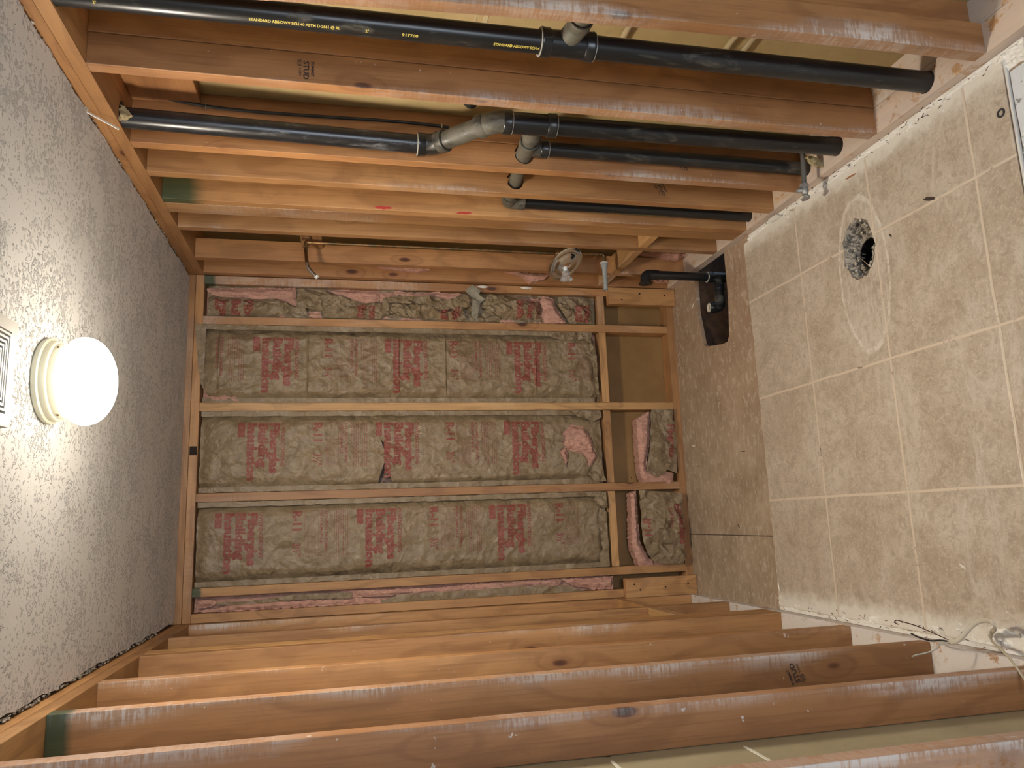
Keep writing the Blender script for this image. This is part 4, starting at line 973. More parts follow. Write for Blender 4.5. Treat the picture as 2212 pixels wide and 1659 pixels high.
# pipe C
tub_o('wye_fitting', smooth_path([(bx, -1.285, BZ), (PC[0], PC[1], BZ - 0.030), (PC[0], PC[1], BZ - 0.055)], 2), 0.0275, ABSG, pb)
collar('hub', (PC[0], PC[1], BZ - 0.078), (0, 0, 1), 0.0305, 0.028, pb, ABSD, 1)
tub_o('pipe', [(PC[0], PC[1], HANG), (PC[0], PC[1], BZ - 0.06)], R15, ABS, pb)
# pipe D
tub_o('elbow_fitting', smooth_path([(bx - .001, -0.925, BZ - .025), (bx - .001, -0.885, BZ - .026), (PD[0], PD[1], BZ - 0.035), (PD[0], PD[1], BZ - 0.075)], 3), 0.0280, ABSG, pb)
collar('hub', (PD[0], PD[1], BZ - 0.092), (0, 0, 1), 0.0300, 0.026, pb, ABSD)
tub_o('pipe', [(PD[0], PD[1], HANG), (PD[0], PD[1], BZ - 0.07)], R15, ABS, pb)
pipe_print(pb, lambda z: PD, 1, R15, math.radians(12), [('STANDARD  ABS-DWV SCH 40 ASTM D-2661 @ RL', 0.008, 0.0003, 0.0, 0.26), ('311 709', 0.008, 0.0003, 0.275, 0.05)], 0.41, mat=simple('faded_yellow_print', (0.22, 0.18, 0.07), 0.7), flip=-1)

# thin horizontal supply pipes deep in the first bay
hp = []
for zz, lab in ((0.928, 'upper thin grey pipe crossing behind the topmost black pipe'), (0.608, 'middle one of the thin pale pipes crossing low behind the topmost black pipe'), (0.552, 'lowest thin pale pipe crossing behind the topmost black pipe')):
    o = tub_o('supply_pipe', [(0.165, -2.028, zz), (0.165, -1.657, zz)], 0.0085, simple('pale_supply_plastic', (0.34, 0.27, 0.16), 0.5), None, 16)
    tag(o, lab, 'pipe', 'thin supply pipes deep in the right wall')

# black cable stapled on the rear stud
cp = smooth_path([(0.150, -1.262, 2.336), (0.150, -1.264, 2.30), (0.140, -1.262, 2.20), (0.130, -1.258, 2.10), (0.128, -1.2565, 1.95), (0.131, -1.2565, 1.75), (0.135, -1.2565, 1.55), (0.132, -1.2565, 1.42), (0.128, -1.2565, 1.36)], 3)
cb_ = bmesh.new(); tube(cb_, cp, 0.0048, 10)
cable = from_bm('electrical_cable', cb_, simple('black_cable_sheath', (0.015, 0.014, 0.014), 0.5), None, (0, 0, 0), True); tag(cable, 'thin black cable running down the rear stud beside the upper pipe', 'cable')
for zz, xx in ((2.125, 0.131), (1.385, 0.130)):
    bm = bmesh.new(); bm_box(bm, (xx - 0.009, -1.2635, zz - 0.0015), (xx + 0.009, -1.2515, zz + 0.0015), 0.0005); from_bm('cable_staple', bm, simple('bare_staple', (0.5, 0.42, 0.3), 0.4, 0.8), cable)

# ------------------------------------------------------------------ shower plumbing
COP = simple('tarnished_copper', (0.30, 0.16, 0.07), 0.38, 0.85, nscale=30, col2=(0.16, 0.12, 0.06), bump=0.1)
CHR = simple('chrome', (0.75, 0.75, 0.74), 0.12, 1.0)
SY = -0.37; SXX = 0.040
sv = empty('shower_valve', (SXX, SY, 0.70)); tag(sv, 'copper shower riser and valve with a round chrome plate and clear handle', 'valve')
tub_o('riser_pipe', [(SXX, SY, 0.74), (SXX, SY, 1.3), (SXX, SY, 1.855)], 0.0079, COP, sv, 16)
tub_o('spout_pipe', [(SXX + .006, SY, 0.534), (SXX + .004, SY, 0.66)], 0.0079, COP, sv, 16)
tub_o('valve_body', [(SXX, SY, 0.655), (SXX, SY, 0.675), (SXX, SY, 0.725), (SXX, SY, 0.745)], 0.02, COP, sv, 20, True, [0.012, 0.022, 0.022, 0.012])
tub_o('supply_stub', [(SXX, SY - 0.055, 0.70), (SXX, SY + 0.055, 0.70)], 0.010, COP, sv, 14)
tub_o('elbow_fitting', smooth_path([(SXX, SY, 1.845), (SXX, SY, 1.866), (SXX - 0.022, SY, 1.866)], 2), 0.0105, COP, sv, 16)
box('elbow_ear', (0.055, SY - 0.02, 1.845), (0.062, SY + 0.02, 1.885), COP, sv, 0.001)
box('backing_block', (0.063, SY - 0.175, 1.80), (0.088, SY + 0.128, 1.89), wood('Y', 'R'), sv, 0.001, color=(0.5, 0.1, 0, 1))
bm = bmesh.new(); lathe(bm, [(0.018, 0.012), (0.050, 0.002), (0.089, 0.0), (0.0915, 0.002), (0.0910, 0.004), (0.084, 0.0075), (0.070, 0.0085), (0.066, 0.0065), (0.060, 0.0070), (0.052, 0.011), (0.036, 0.016), (0.018, 0.018), (0.016, 0.014)], (-0.008 - SXX, 0, 0.0), (-0.78, -0.52, -0.34), 64)
from_bm('escutcheon', bm, CHR, sv, (0, 0, 0), True)
mt, nt = new_mat('clear_acrylic'); n = N(nt); n.out((0.92, 0.93, 0.93), 0.08, 0, None, Transmission_Weight=0.85, IOR=1.49); MATS['acr'] = mt
bm = bmesh.new(); lathe(bm, [(0.0, 0.014), (0.0085, 0.014), (0.0085, 0.038), (0.0, 0.038)], (-0.010 - SXX, 0, 0), (-1, 0, -0.02), 24)
from_bm('handle_stem', bm, simple('white_stem', (0.72, 0.72, 0.70), 0.3), sv, (0, 0, 0), True)
bm = bmesh.new(); lathe(bm, [(0.0, 0.036), (0.017, 0.036), (0.0185, 0.040), (0.0185, 0.058), (0.022, 0.062), (0.028, 0.070), (0.029, 0.075), (0.024, 0.081), (0.012, 0.084), (0, 0.0845)], (-0.010 - SXX, 0, 0), (-1, 0, -0.02), 40)
rr = [v for v in bm.verts]
for v in rr:
    h = -(v.co.x + 0.010 + SXX)
    if 0.038 < h < 0.066: 
        a = math.atan2(v.co.z, v.co.y); k = 1 + 0.05 * math.cos(a * 14); v.co.y *= k; v.co.z *= k
from_bm('handle', bm, MATS['acr'], sv, (0, 0, 0), True)
bm = bmesh.new(); lathe(bm, [(0.0, 0.085), (0.009, 0.085), (0.009, 0.0865), (0, 0.087)], (-0.010 - SXX, 0, 0), (-1, 0, -0.02), 24)
from_bm('handle_cap', bm, CHR, sv, (0, 0, 0), True)
# chrome arm
ap = smooth_path([(0.026, SY, 1.866), (-0.02, SY, 1.864), (-0.062, SY, 1.860), (-0.085, SY, 1.850), (-0.112, SY, 1.822)], 3)
sa = tub_o('shower_arm', ap, 0.0086, CHR, None, 22); sa.parent = sv; sa.matrix_parent_inverse = Matrix.Translation(-Vector(sv.location)); sa['label'] = 'bent chrome shower arm without a head'
d = (Vector(ap[-1]) - Vector(ap[-3])).normalized()
bm = bmesh.new(); lathe(bm, [(0.006, -0.001), (0.0098, 0.0), (0.0092, 0.002), (0.0098, 0.004), (0.0092, 0.006), (0.0098, 0.008), (0.0092, 0.010), (0.0060, 0.011), (0.0058, 0.002)], Vector(ap[-1]) - d * 0.001, d, 20)
from_bm('threaded_end', bm, simple('taped_thread', (0.72, 0.70, 0.64), 0.5), sa, (0, 0, 0), True)
# grey tub spout stub
GREY = simple('grey_plastic_fitting', (0.24, 0.245, 0.235), 0.5)
st = empty('spout_stub', (0.0, SY, 0.508)); tag(st, 'grey plastic stub with a white collar poking out beside the shower handle', 'pipe')
tub_o('copper_elbow', smooth_path([(SXX + .006, SY, 0.5325), (SXX + .006, SY, 0.506), (0.02, SY, 0.506), (-0.004, SY, 0.507)], 2), 0.0095, COP, st, 16)
bm = bmesh.new(); lathe(bm, [(0.0, 0.0), (0.019, 0.001), (0.020, 0.004), (0.014, 0.006), (0.0, 0.006)], (0.006, 0, 0), (-1, 0, 0), 28); from_bm('white_collar', bm, simple('white_tape', (0.62, 0.60, 0.55), 0.6), st, (0, 0, 0), True)
bm = bmesh.new(); lathe(bm, [(0.0, 0.004), (0.0165, 0.004), (0.0175, 0.007), (0.0175, 0.020), (0.012, 0.028), (0.0112, 0.080), (0.013, 0.086), (0.013, 0.092), (0.0108, 0.098), (0.0108, 0.136), (0.008, 0.137), (0.008, 0.128), (0.0, 0.128)], (0.006, 0, 0), (-1, 0, 0), 28); from_bm('adapter', bm, GREY, st, (0, 0, 0), True)
# ------------------------------------------------------------------ tub waste
tw = empty('tub_drain', (-0.068, -0.43, 0.0)); tag(tw, 'black tub waste standing in the cut-out, its side elbow capped by a cream ring', 'drain')
DX, DY = -0.068, -0.43
tub_o('overflow_pipe', [(DX, DY, -0.02), (DX, DY, 0.16), (DX, DY, 0.290)], 0.0205, ABS, tw, 26)
tub_o('overflow_elbow', smooth_path([(DX, DY, 0.270), (DX, DY, 0.318), (DX - 0.010, DY, 0.332), (DX - 0.038, DY, 0.332)], 3), 0.0240, ABS, tw, 26)
bm = bmesh.new(); lathe(bm, [(0.014, 0.004), (0.015, 0.0), (0.031, 0.0), (0.033, 0.003), (0.031, 0.006), (0.018, 0.0065), (0.014, 0.004)], (DX - 0.040 - tw.location.x, 0, 0.332), (-1, 0, 0), 32); from_bm('overflow_flange', bm, ABS, tw, (0, 0, 0), True)
bm = bmesh.new(); lathe(bm, [(0.0, 0.0), (0.0145, 0.0)], (DX - 0.0445 - tw.location.x, 0, 0.332), (-1, 0, 0), 24); from_bm('flange_opening', bm, simple('dark_hole', (0.02, 0.012, 0.008), 0.9), tw)
bm = bmesh.new(); lathe(bm, [(0.0, 0.0), (0.008, 0.0), (0.008, 0.002), (0, 0.002)], (0.0, -0.0235, 0.318), (0, -1, 0), 20); from_bm('screw_cap', bm, ABS, tw, (0, 0, 0), True)
collar('hub', (DX, DY, 0.018), (0, 0, -1), 0.0262, 0.030, tw, ABS, 1)
tub_o('tee_fitting', [(DX, DY, -0.005), (DX, DY, -0.13)], 0.0240, ABS, tw, 26)
tub_o('tee_branch', [(DX, DY, -0.040), (DX - 0.055, DY, -0.040)], 0.0235, ABS, tw, 26)
collar('hub', (DX - 0.062, DY, -0.040), (1, 0, 0), 0.0262, 0.03, tw, ABS)
tub_o('cross_pipe', [(DX - 0.05, DY, -0.040), (DX - 0.115, DY, -0.040)], 0.0212, ABS, tw, 26)
tub_o('drain_elbow', smooth_path([(DX - 0.095, DY, -0.040), (DX - 0.135, DY, -0.040), (DX - 0.147, DY, -0.030), (DX - 0.150, DY + 0.004, 0.000)], 3), 0.0240, ABSD, tw, 26)
bm = bmesh.new(); lathe(bm, [(0.0175, 0.010), (0.0175, 0.014), (0.0245, 0.014), (0.0275, 0.009), (0.0275, -0.010), (0.024, -0.012)], (-0.150, 0.004, 0.004), (0, 0.05, 1), 32); from_bm('drain_collar', bm, ABS, tw, (0, 0, 0), True)
bm = bmesh.new(); lathe(bm, [(0.0160, 0.006), (0.0168, 0.0150), (0.0212, 0.0152), (0.0218, 0.0135)], (-0.150, 0.004, 0.004), (0, 0.05, 1), 32); from_bm('cream_ring', bm, simple('cream_rubber', (0.62, 0.56, 0.42), 0.6), tw, (0, 0, 0), True)
bm = bmesh.new(); lathe(bm, [(0.0, 0.008), (0.0165, 0.008)], (-0.150, 0.004, 0.004), (0, 0.05, 1), 32); from_bm('plug', bm, simple('grey_plug', (0.33, 0.32, 0.29), 0.6), tw, (0, 0, 0), True)
# the cavity below the cut-out
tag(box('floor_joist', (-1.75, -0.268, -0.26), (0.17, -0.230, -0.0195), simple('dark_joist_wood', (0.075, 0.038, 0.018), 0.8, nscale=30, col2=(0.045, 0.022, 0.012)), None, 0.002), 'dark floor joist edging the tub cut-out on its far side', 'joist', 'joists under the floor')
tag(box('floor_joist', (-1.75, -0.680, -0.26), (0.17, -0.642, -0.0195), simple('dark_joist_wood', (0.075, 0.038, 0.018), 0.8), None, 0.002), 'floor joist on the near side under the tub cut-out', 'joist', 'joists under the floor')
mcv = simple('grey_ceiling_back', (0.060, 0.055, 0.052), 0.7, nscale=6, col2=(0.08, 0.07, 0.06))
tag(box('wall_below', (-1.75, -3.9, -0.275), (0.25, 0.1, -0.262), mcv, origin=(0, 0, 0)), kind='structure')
bm = prism_holes(smear(-0.17, 0.03, 0.07, 0.05, 4, 30), [], -0.2615, -0.2600, lambda a, b, t: Vector((a, b, t)))
tag(from_bm('trim_2', bm, simple('water_stain_board', (0.17, 0.085, 0.02), 0.6)), kind='structure')

# ------------------------------------------------------------------ toilet flange opening
tf = empty('toilet_drain', (-0.315, -1.465, 0.0)); tag(tf, 'broken round hole in the tile with crushed mortar around a black drain', 'drain')
bm = bmesh.new(); lathe(bm, [(0.046, 0.0), (0.050, 0.0), (0.050, -0.16), (0.046, -0.16)], (-0.012, -0.002, -0.034), (0, 0, 1), 36); from_bm('drain_pipe', bm, ABS, tf, (0, 0, 0), True)
bm = bmesh.new()
def rub(a, r):
    q = Vector((math.cos(a) * 5, math.sin(a) * 5, r * 50))
    return noise.noise(q * 1.7)
prof = [(0.103, 0.078, 0.008), (0.096, 0.072, 0.002), (0.086, 0.066, -0.010), (0.074, 0.058, -0.020), (0.062, 0.052, -0.028), (0.052, 0.049, -0.040), (0.050, 0.049, -0.070)]
rings = []
for j, (rx, ry, z) in enumerate(prof):
    ring = []
    for k in range(90):
        a = 2 * math.pi * k / 90; w = rub(a, j * 0.013); w2 = noise.noise(Vector((math.cos(a) * 17, math.sin(a) * 17, j * 1.3)))
        s = 1 + (0.10 * w if 0 < j < 6 else 0); low = -0.010 * max(0, math.cos(a - 0.2)) if 1 < j < 5 else 0
        ring.append(bm.verts.new((rx * s * math.cos(a) - (0.012 if j > 3 else 0), ry * s * math.sin(a), z + (0.010 * w2 if 0 < j < 6 else 0) + low)))
    rings.append(ring)
for a_, b_ in zip(rings, rings[1:]):
    for k in range(90): bm.faces.new([a_[k], a_[(k + 1) % 90], b_[(k + 1) % 90], b_[k]])
from_bm('broken_mortar', bm, simple('crushed_mortar', (0.36, 0.32, 0.26), 0.9, nscale=70, col2=(0.12, 0.105, 0.09), lo=0.42, hi=0.60, bump=0.8, bdist=0.004, bscale=110), tf, (0, 0, 0))
r = random.Random(8); bm = bmesh.new()
for k in range(90):
    a = r.uniform(0, 6.283); q = r.uniform(0.60, 0.96); sz = r.uniform(0.0025, 0.007)
    c = Vector((0.1 * q * math.cos(a), 0.076 * q * math.sin(a), -0.030 + 0.036 * (q - 0.55) / 0.4 + 0.004))
    mm = bmesh.ops.create_icosphere(bm, subdivisions=1, radius=sz)
    for v in mm['verts']: v.co = c + Vector((v.co.x * r.uniform(.7, 1.2), v.co.y * r.uniform(.7, 1.2), v.co.z * r.uniform(.5, 1)))
o = from_bm('mortar_crumbs', bm, simple('pale_crumbs', (0.50, 0.45, 0.36), 0.9, nscale=80, col2=(0.15, 0.13, 0.11)), tf); o['kind'] = 'stuff'
tub_o('bent_nail', [(-0.315 - 0.04, -1.465 - 0.005, 0.006), (-0.315 - 0.085, -1.465 - 0.052, 0.012)], 0.0012, simple('pale_splinter', (0.45, 0.32, 0.2), 0.6), tf, 8)
bm = bmesh.new(); lathe(bm, [(0.0, 0), (0.006, 0.0), (0.006, 0.003), (0.0, 0.003)], (0.082, -0.006, 0.004), (0, 0, 1), 6); from_bm('flange_bolt', bm, simple('dark_bolt', (0.06, 0.06, 0.07), 0.4, 0.8), tf)

# ------------------------------------------------------------------ toilet supply stop valve
sp = empty('stop_valve', (-0.03, -1.345, 0.10)); tag(sp, 'grey toilet shut-off valve with an oval knob, above the plaster strip', 'valve')
GM = simple('dull_grey_metal', (0.26, 0.26, 0.25), 0.45, 0.5, nscale=50, col2=(0.40, 0.38, 0.34))
VZ, VY = 0.102, -1.345
tub_o('supply_stub', [(0.120, VY - 0.03, VZ + 0.01), (-0.040, VY, VZ)], 0.0085, simple('brown_grey_pipe', (0.11, 0.10, 0.09), 0.5, 0.3), sp, 16)
bm = bmesh.new(); c0 = Vector((-0.034, VY, VZ)) - sp.location
lathe(bm, [(0.0, 0), (0.015, 0.0), (0.0155, 0.010), (0.012, 0.012), (0.013, 0.016), (0.013, 0.030), (0.0105, 0.034), (0.0105, 0.040), (0.006, 0.042), (0.005, 0.052), (0, 0.052)], c0, (-1, 0, 0), 24); from_bm('valve_body', bm, GM, sp, (0, 0, 0), True)
bm = bmesh.new(); lathe(bm, [(0.0, 0.0), (0.010, 0.0), (0.018, 0.002), (0.0195, 0.006), (0.018, 0.010), (0.008, 0.012), (0, 0.012)], c0 + Vector((-0.046, 0, 0)), (-1, 0, 0), 32)
for v in bm.verts: v.co.z = c0.z + (v.co.z - c0.z) * 0.62
from_bm('handle', bm, GM, sp, (0, 0, 0), True)
bm = bmesh.new(); lathe(bm, [(0, 0), (0.0085, 0), (0.0085, 0.016), (0.0068, 0.018), (0.0068, 0.022), (0, 0.022)], c0 + Vector((-0.024, 0, 0.008)), (0, 0.25, 1), 18); from_bm('outlet', bm, GM, sp, (0, 0, 0), True)
# torn bit of yellow foam behind the valve
o = wool('torn_foam', [(0.02, 0.040), (0.045, 0.039), (0.062, 0.08), (0.055, 0.105), (0.03, 0.075)], -1.378, 0.006, 0.012, None, 81, mat=simple('old_foam', (0.42, 0.33, 0.17), 0.9, nscale=60, col2=(0.2, 0.15, 0.08), bump=0.6))
tag(o, 'yellowed scrap of foam standing behind the shut-off valve', 'foam scrap')
o = wool('torn_foam', [(0.005, 2.338), (0.055, 2.338), (0.050, 2.325), (0.025, 2.305), (0.012, 2.318)], -1.366, 0.006, 0.010, None, 82, mat=simple('old_foam', (0.42, 0.33, 0.17), 0.9))
tag(o, 'yellowed foam scrap at the top plate where the offset pipe goes through', 'foam scrap')

# ------------------------------------------------------------------ ceiling light
LX, LY = -0.801, -1.555
cl_ = empty('ceiling_light', (LX, LY, ZC)); tag(cl_, 'round flush ceiling light with a glowing white glass bowl', 'ceiling light')
cream = simple('cream_enamel', (0.62, 0.60, 0.46), 0.35)
bm = bmesh.new(); lathe(bm, [(0.0, -0.0005), (0.1020, -0.0005), (0.1045, -0.004), (0.1040, -0.012), (0.0985, -0.015), (0.0980, -0.027), (0.0955, -0.030), (0.0930, -0.031), (0.0922, -0.046), (0.0900, -0.050), (0.0780, -0.052)], (0, 0, 0), (0, 0, 1), 72)
from_bm('base', bm, cream, cl_, (0, 0, 0), True)
for a in (200, 320, 80):
    bm = bmesh.new(); a = math.radians(a); lathe(bm, [(0, 0), (0.0028, 0), (0.0028, 0.003), (0, 0.004)], (0.0922 * math.cos(a), 0.0922 * math.sin(a), -0.040), (math.cos(a), math.sin(a), 0), 12); from_bm('thumb_screw', bm, simple('small_brown_screw', (0.12, 0.06, 0.02), 0.4, 0.5), cl_, (0, 0, 0), True)
mt, nt = new_mat('glowing_opal_glass'); em = nt.nodes.new('ShaderNodeEmission'); ou = nt.nodes.new('ShaderNodeOutputMaterial')
n = N(nt); gz = n.sep(n.node('ShaderNodeTexCoord').outputs['Object'])[2]     # glow shaped by height: neck dimmed to keep glare off the ceiling
em.inputs[0].default_value = (1.0, 0.895, 0.745, 1); n.link(n.math('MULTIPLY', LAMP_STRENGTH, n.math('ADD', 0.05, n.math('MULTIPLY', 0.95, n.step(gz, -0.082, -0.142)))), em.inputs[1])
nt.links.new(em.outputs[0], ou.inputs[0])
prof = [(0.086, -0.050), (0.092, -0.054), (0.1000, -0.062)]
for i in range(1, 25):
    a = math.radians(20 - i * 110 / 24); prof.append((0.1085 * math.cos(a) ** 0.92 if math.cos(a) > 0 else 0, -0.085 + 0.066 * math.sin(a)))
prof[-1] = (0.0, prof[-1][1])
bm = bmesh.new(); lathe(bm, prof, (0, 0, 0), (0, 0, 1), 72); from_bm('glass_shade', bm, mt, cl_, (0, 0, 0), True)
# ------------------------------------------------------------------ exhaust fan grille
FX0, FX1, FY0, FY1 = -0.944, -0.716, -2.01, -1.775
fn_ = empty('exhaust_fan', ((FX0 + FX1) / 2, (FY0 + FY1) / 2, ZC)); tag(fn_, 'square white ceiling fan grille with nested slots, cut by the picture\'s left edge', 'exhaust fan')
gm = simple('white_plastic', (0.40, 0.385, 0.35), 0.5)
fcx, fcy = (FX0 + FX1) / 2, (FY0 + FY1) / 2; hw, hh = (FX1 - FX0) / 2, (FY1 - FY0) / 2
def ring_sq(h_out, h_in, z0, z1, name, mat, rad=0.01):
    def sq(h): return [(x * (hw - h), y * (hh - h)) for x, y in ((-1, -1), (1, -1), (1, 1), (-1, 1))]
    bm = prism_holes(sq(h_out), [sq(h_in)], z0, z1, lambda a, b, t: Vector((a, b, t)))
    return from_bm(name, bm, mat, fn_, (0, 0, 0))
ring_sq(0.0, 0.026, -0.001, -0.014, 'frame', gm)
k = 0.026; 
while k < 0.085:
    ring_sq(k + 0.0050, k + 0.0100, -0.004, -0.016, 'slat', gm); k += 0.0100
bm = bmesh.new(); bm_box(bm, (-hw + 0.01, -hh + 0.01, -0.0035), (hw - 0.01, hh - 0.01, -0.0005)); from_bm('dark_cavity', bm, simple('dark_fan_hole', (0.015, 0.015, 0.02), 0.9), fn_)
bm = bmesh.new(); bm_box(bm, (-0.012, -0.012, -0.02), (0.012, 0.012, -0.004), 0.002); from_bm('centre_boss', bm, gm, fn_)

# ------------------------------------------------------------------ leftovers
WH = simple('white_mud_residue', (0.78, 0.755, 0.69), 0.85, nscale=45, col2=(0.36, 0.30, 0.22), lo=0.62, hi=0.72, bump=0.7, bdist=0.004, bscale=70)
def residue(name, x0f, x1f, y0, y1, z, label, seed):
    bm = bmesh.new(); ny = int((y1 - y0) / 0.007); nx = 9; rows = []
    for j in range(ny + 1):
        y = y0 + (y1 - y0) * j / ny; xa, xb = x0f(y), x1f(y); row = []
        for i in range(nx + 1):
            x = xa + (xb - xa) * i / nx; e = min(i, nx - i) / 2.0
            h = (0.0025 + 0.009 * max(0, noise.noise(Vector((x * 60, y * 14, seed)))) + 0.006 * noise.noise(Vector((x * 170, y * 80, seed)))) * min(1, e)
            row.append(bm.verts.new((x, y, z + max(-0.003, h - 0.0004 * (e < 0.3)))))
        rows.append(row)
    for a_, b_ in zip(rows, rows[1:]):
        for i in range(nx): bm.faces.new([a_[i], a_[i + 1], b_[i + 1], b_[i]])
    r_ = bmesh.ops.extrude_face_region(bm, geom=list(bm.faces))
    for v in r_['geom']:
        if isinstance(v, bmesh.types.BMVert): v.co.z = z - 0.004 if z > 0.005 else 0.0003
    return tag(from_bm(name, bm, WH, None, (0, 0, 0)), label, 'plaster residue', kind='stuff')
nz = lambda y, s, a=0.010, f=9: a * noise.noise(Vector((y * f, s, 0.5))) + a * 0.5 * noise.noise(Vector((y * 60, s, 2)))
residue('plaster_residue', lambda y: -0.060 + nz(y, 1), lambda y: -0.002, -2.15, -0.80, 0.0045, 'crumbly white plaster strip along the foot of the right wall', 1)
residue('plaster_residue', lambda y: -W + 0.002, lambda y: -W + 0.058 + nz(y, 2) + 0.022 * sstep(-1.2, -2.0, y), -2.35, -0.765, 0.0045, 'crumbly white plaster strip along the foot of the left wall', 2)
residue('plaster_residue', lambda y: -1.545 + 0.0, lambda y: -1.545 + 0.19 * max(0.02, (y + 0.80) / 0.035) if False else -1.36 - 0.16 * sstep(-0.765, -0.80, y), -0.800, -0.772, 0.0060, 'white wedge of thinset at the left end of the tile edge', 3)
def bits(label, xf, y0, y1, n_, seed, mat, cat='debris'):
    r = random.Random(seed); bm = bmesh.new()
    for _ in range(n_):
        y = r.uniform(y0, y1); x = xf(y, r); L_ = r.uniform(0.003, 0.016); w_ = r.uniform(0.0008, 0.0022); a = math.pi / 2 + r.gauss(0, 0.5); z = 0.0165 + r.uniform(0, 0.002)
        mm = bmesh.ops.create_cube(bm, size=1.0); c, s_ = math.cos(a), math.sin(a)
        for v in mm['verts']:
            p = Vector((v.co.x * L_, v.co.y * w_, v.co.z * 0.0012)); v.co = Vector((x + p.x * c - p.y * s_, y + p.x * s_ + p.y * c, z + p.z))
    return tag(from_bm('debris', bm, mat, None), label, cat, kind='stuff')
bits('dark splinters scattered in the plaster along the right wall', lambda y, r: r.uniform(-0.042, -0.006), -2.05, -0.85, 60, 31, simple('dark_twig', (0.05, 0.03, 0.02), 0.8))
bits('dark splinters scattered in the plaster along the left wall', lambda y, r: -W + r.uniform(0.006, 0.040), -2.0, -0.80, 45, 32, simple('dark_twig', (0.05, 0.03, 0.02), 0.8))
r = random.Random(21)
def chip(label, x, y, z, L, w, ang, mat, seed, t=0.0015, name='debris_chip', cat='debris'):
    rr = random.Random(seed); pts = []
    for i in range(12):
        a = 2 * math.pi * i / 12; k = 1 + rr.uniform(-.25, .25); pts.append((L / 2 * k * math.cos(a), w / 2 * k * math.sin(a)))
    c, s = math.cos(ang), math.sin(ang)
    bm = prism_holes([(a * c - b * s, a * s + b * c) for a, b in pts], [], 0.0, t, lambda a, b, q: Vector((a, b, q + 0.0008 * math.sin(a * 300))))
    return tag(from_bm(name, bm, mat, None, (x, y, z)), label, cat)
wc = simple('white_chip', (0.66, 0.63, 0.56), 0.8); dc = simple('dark_twig', (0.05, 0.03, 0.02), 0.8); rc = simple('rust_splinter', (0.33, 0.13, 0.05), 0.7)
def fpos(px, z=0.0):
    return px
chip('white plaster chip on the plywood strip below the middle stud', -0.842, -0.118, 0.0008, 0.030, 0.010, 1.4, wc, 1)
chip('reddish splinter lying on the plywood near the white chip', -0.945, -0.140, 0.0008, 0.045, 0.005, 1.45, rc, 2)
chip('dark curved splinter on the plywood near the tile edge', -0.915, -0.590, 0.0008, 0.040, 0.0035, 1.5, dc, 3)
chip('small dark splinter on the plywood by the crosswise seam', -1.235, -0.490, 0.0008, 0.016, 0.006, 0.5, dc, 4)
chip('dark curl of debris on the tile right of the drain hole', -0.283, -1.790, 0.0105, 0.045, 0.010, 1.2, dc, 5)
chip('dark splinter in the footprint ring beside the drain hole', -0.330, -1.618, 0.0105, 0.012, 0.006, 0.3, dc, 6)
chip('brown wooden splinter on the plaster strip past the thick pipe', -0.060, -1.475, 0.0125, 0.060, 0.006, 1.5, rc, 7)
chip('white chip by the rim of the plywood cut-out', -0.150, -0.235, 0.0008, 0.035, 0.008, 2.2, wc, 8)
chip('pale flake on the tile below the yellow-board corner', -1.345, -1.72, 0.0105, 0.022, 0.008, 1.0, wc, 9)
o = chip('white crust of plaster stuck on the bottom plate by the shut-off pipes', -0.020, -1.02, 0.0125, 0.07, 0.022, 1.5, wc, 10, 0.010)
# washer at the tile edge
bm = bmesh.new(); lathe(bm, [(0.007, 0), (0.012, 0), (0.012, 0.002), (0.007, 0.002), (0.007, 0)], (0, 0, 0), (0, 0, 1), 28)
tag(from_bm('bolt_cap', bm, simple('dark_washer', (0.08, 0.08, 0.09), 0.4, 0.6), None, (-0.165, -2.062, 0.0106)), 'small dark washer on the tile close to the metal edge strip', 'washer')
# torn white slat hanging from the ceiling edge
def V3(*a): return Vector(a)
bm = bmesh.new(); bm_box(bm, (-0.045, -0.0035, -0.0012), (0.045, 0.0035, 0.0012), 0.0004)
sl = from_bm('torn_drywall_strip', bm, simple('white_paper_strip', (0.70, 0.66, 0.58), 0.7), None, (-0.021, -1.405, 2.368)); sl.rotation_euler = Vector((-0.018, 0.040, -0.062)).to_track_quat('X', 'Z').to_euler(); tag(sl, 'white torn strip hanging from the ceiling edge over the right top plate', 'drywall scrap')
o = paper('torn_drywall_strip', [(-1.60 + 1.60, 0)] * 0 or [(-0.02, 0.00), (0.03, 0.012), (0.035, 0.02), (-0.015, 0.02)], 0, 0.004, 0.001, None, 5)[0] if False else None
def edge_crumbs(name, x, y0, y1, label, seed, n_):
    r = random.Random(seed); bm = bmesh.new()
    for _ in range(n_):
        y = r.uniform(y0, y1); sz = r.uniform(0.0012, 0.0042)
        mm = bmesh.ops.create_icosphere(bm, subdivisions=1, radius=sz); c = Vector((x + r.uniform(-0.004, 0.004), y, ZC + 0.001 + r.uniform(-0.002, 0.004)))
        for v in mm['verts']: v.co = c + Vector((v.co.x, v.co.y * r.uniform(.8, 2.4), v.co.z))
    return tag(from_bm(name, bm, simple('grey_torn_fibre', (0.20, 0.16, 0.11), 0.9, nscale=90, col2=(0.5, 0.46, 0.38)), None), label, 'plaster residue', kind='stuff')
edge_crumbs('torn_ceiling_fibre', -W + 0.008, -2.2, -0.3, 'torn grey fibre along the left ceiling edge', 3, 260)
edge_crumbs('torn_ceiling_fibre', -0.006, -2.2, -0.1, 'torn fibre along the right ceiling edge', 4, 160)
paper('x', [(0, 0), (1, 0), (1, 1)], 0, 0, 0, None) if False else None
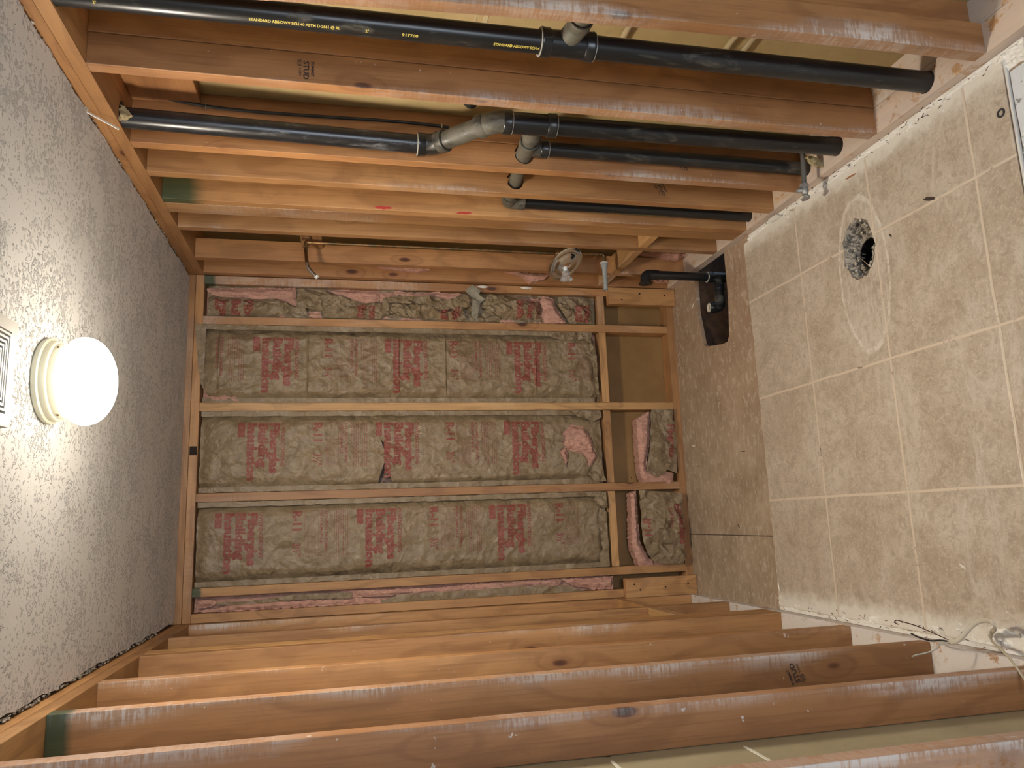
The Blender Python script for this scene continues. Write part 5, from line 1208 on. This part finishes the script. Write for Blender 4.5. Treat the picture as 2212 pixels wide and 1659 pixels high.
for (x, z, sc, lab) in ((-0.012, 1.025, 1.0, 'white bowed paper scrap stuck on the corner stud beside the grey flap'), (-0.010, 0.800, 1.1, 'white curled paper scrap on the corner stud above the pink wad')):
    bm = bmesh.new(); K = 10; R_ = []
    for i in range(K + 1):
        t = i / K; zz = (t - 0.5) * 0.052 * sc; w = 0.010 * sc * math.sin(math.pi * min(0.97, max(0.03, t))) ** 0.7
        R_.append([bm.verts.new((-w, -0.008 * math.sin(math.pi * t), zz)), bm.verts.new((0.002, -0.012 * math.sin(math.pi * t), zz))])
    for a_, b_ in zip(R_, R_[1:]): bm.faces.new([a_[0], a_[1], b_[1], b_[0]])
    rr_ = bmesh.ops.extrude_face_region(bm, geom=list(bm.faces))
    for v in rr_['geom']:
        if isinstance(v, bmesh.types.BMVert): v.co.y += 0.0008
    tag(from_bm('paper_scrap', bm, wc, None, (x, -0.001, z)), lab, 'paper scrap')

# ------------------------------------------------------------------ loose wire on the left
cream_w = simple('cream_cable_jacket', (0.48, 0.43, 0.33), 0.5)
wx = -1.500
def WP(y, z, x=wx): return (x, y, z)
lw = empty('loose_wire', (wx, -1.9, 0.15)); tag(lw, 'looped cream cable with splayed dark and bare wires at the foot of the left wall', 'cable')
def flat_cable(name, pts, w, t, mat, parent):
    pts = smooth_path(pts, 3); bm = bmesh.new(); c = Vector(parent.location); prev = None; rings = []
    for i, p in enumerate(pts):
        tn = (pts[min(i + 1, len(pts) - 1)] - pts[max(i - 1, 0)]).normalized(); s = Vector((1, 0.25, 0.2)); s = (s - tn * s.dot(tn)).normalized(); q = tn.cross(s)
        rings.append([bm.verts.new(p - c + s * w * math.cos(a) + q * t * math.sin(a)) for a in [2 * math.pi * k / 12 for k in range(12)]])
    for a_, b_ in zip(rings, rings[1:]):
        for k in range(12): bm.faces.new([a_[k], a_[(k + 1) % 12], b_[(k + 1) % 12], b_[k]])
    bm.faces.new(rings[0]); bm.faces.new(rings[-1])
    return from_bm(name, bm, mat, parent, (0, 0, 0), True)
flat_cable('cable_jacket', [(-1.60, -2.03, 0.16), (-1.570, -2.00, 0.15), (-1.540, -1.92, 0.105), (-1.530, -1.80, 0.030), (-1.518, -1.79, 0.020), (-1.502, -1.83, 0.050), (-1.484, -1.880, 0.085), (-1.470, -1.878, 0.094), (-1.468, -1.845, 0.090), (-1.486, -1.815, 0.098), (-1.512, -1.80, 0.112), (-1.532, -1.779, 0.120), (-1.533, -1.755, 0.122)], 0.0062, 0.0028, cream_w, lw)
tub_o('black_wire', smooth_path([(-1.532, -1.765, 0.121), (-1.532, -1.73, 0.128), (-1.540, -1.70, 0.125), (-1.536, -1.66, 0.130), (-1.530, -1.625, 0.125)], 3), 0.0024, simple('black_insulation', (0.015, 0.015, 0.015), 0.4), lw, 10)
tub_o('dark_bare_wire', smooth_path([(-1.530, -1.765, 0.122), (-1.515, -1.71, 0.13), (-1.503, -1.66, 0.135), (-1.500, -1.60, 0.130), (-1.498, -1.575, 0.128), (-1.506, -1.565, 0.130), (-1.510, -1.58, 0.128)], 3), 0.0014, simple('dark_copper_wire', (0.07, 0.035, 0.02), 0.4, 0.7), lw, 8)
tub_o('white_wire', smooth_path([(-1.533, -1.765, 0.121), (-1.540, -1.74, 0.140), (-1.552, -1.745, 0.150), (-1.565, -1.72, 0.165), (-1.572, -1.70, 0.185), (-1.585, -1.66, 0.16)], 3), 0.0020, simple('pale_insulation', (0.38, 0.36, 0.31), 0.5), lw, 10)
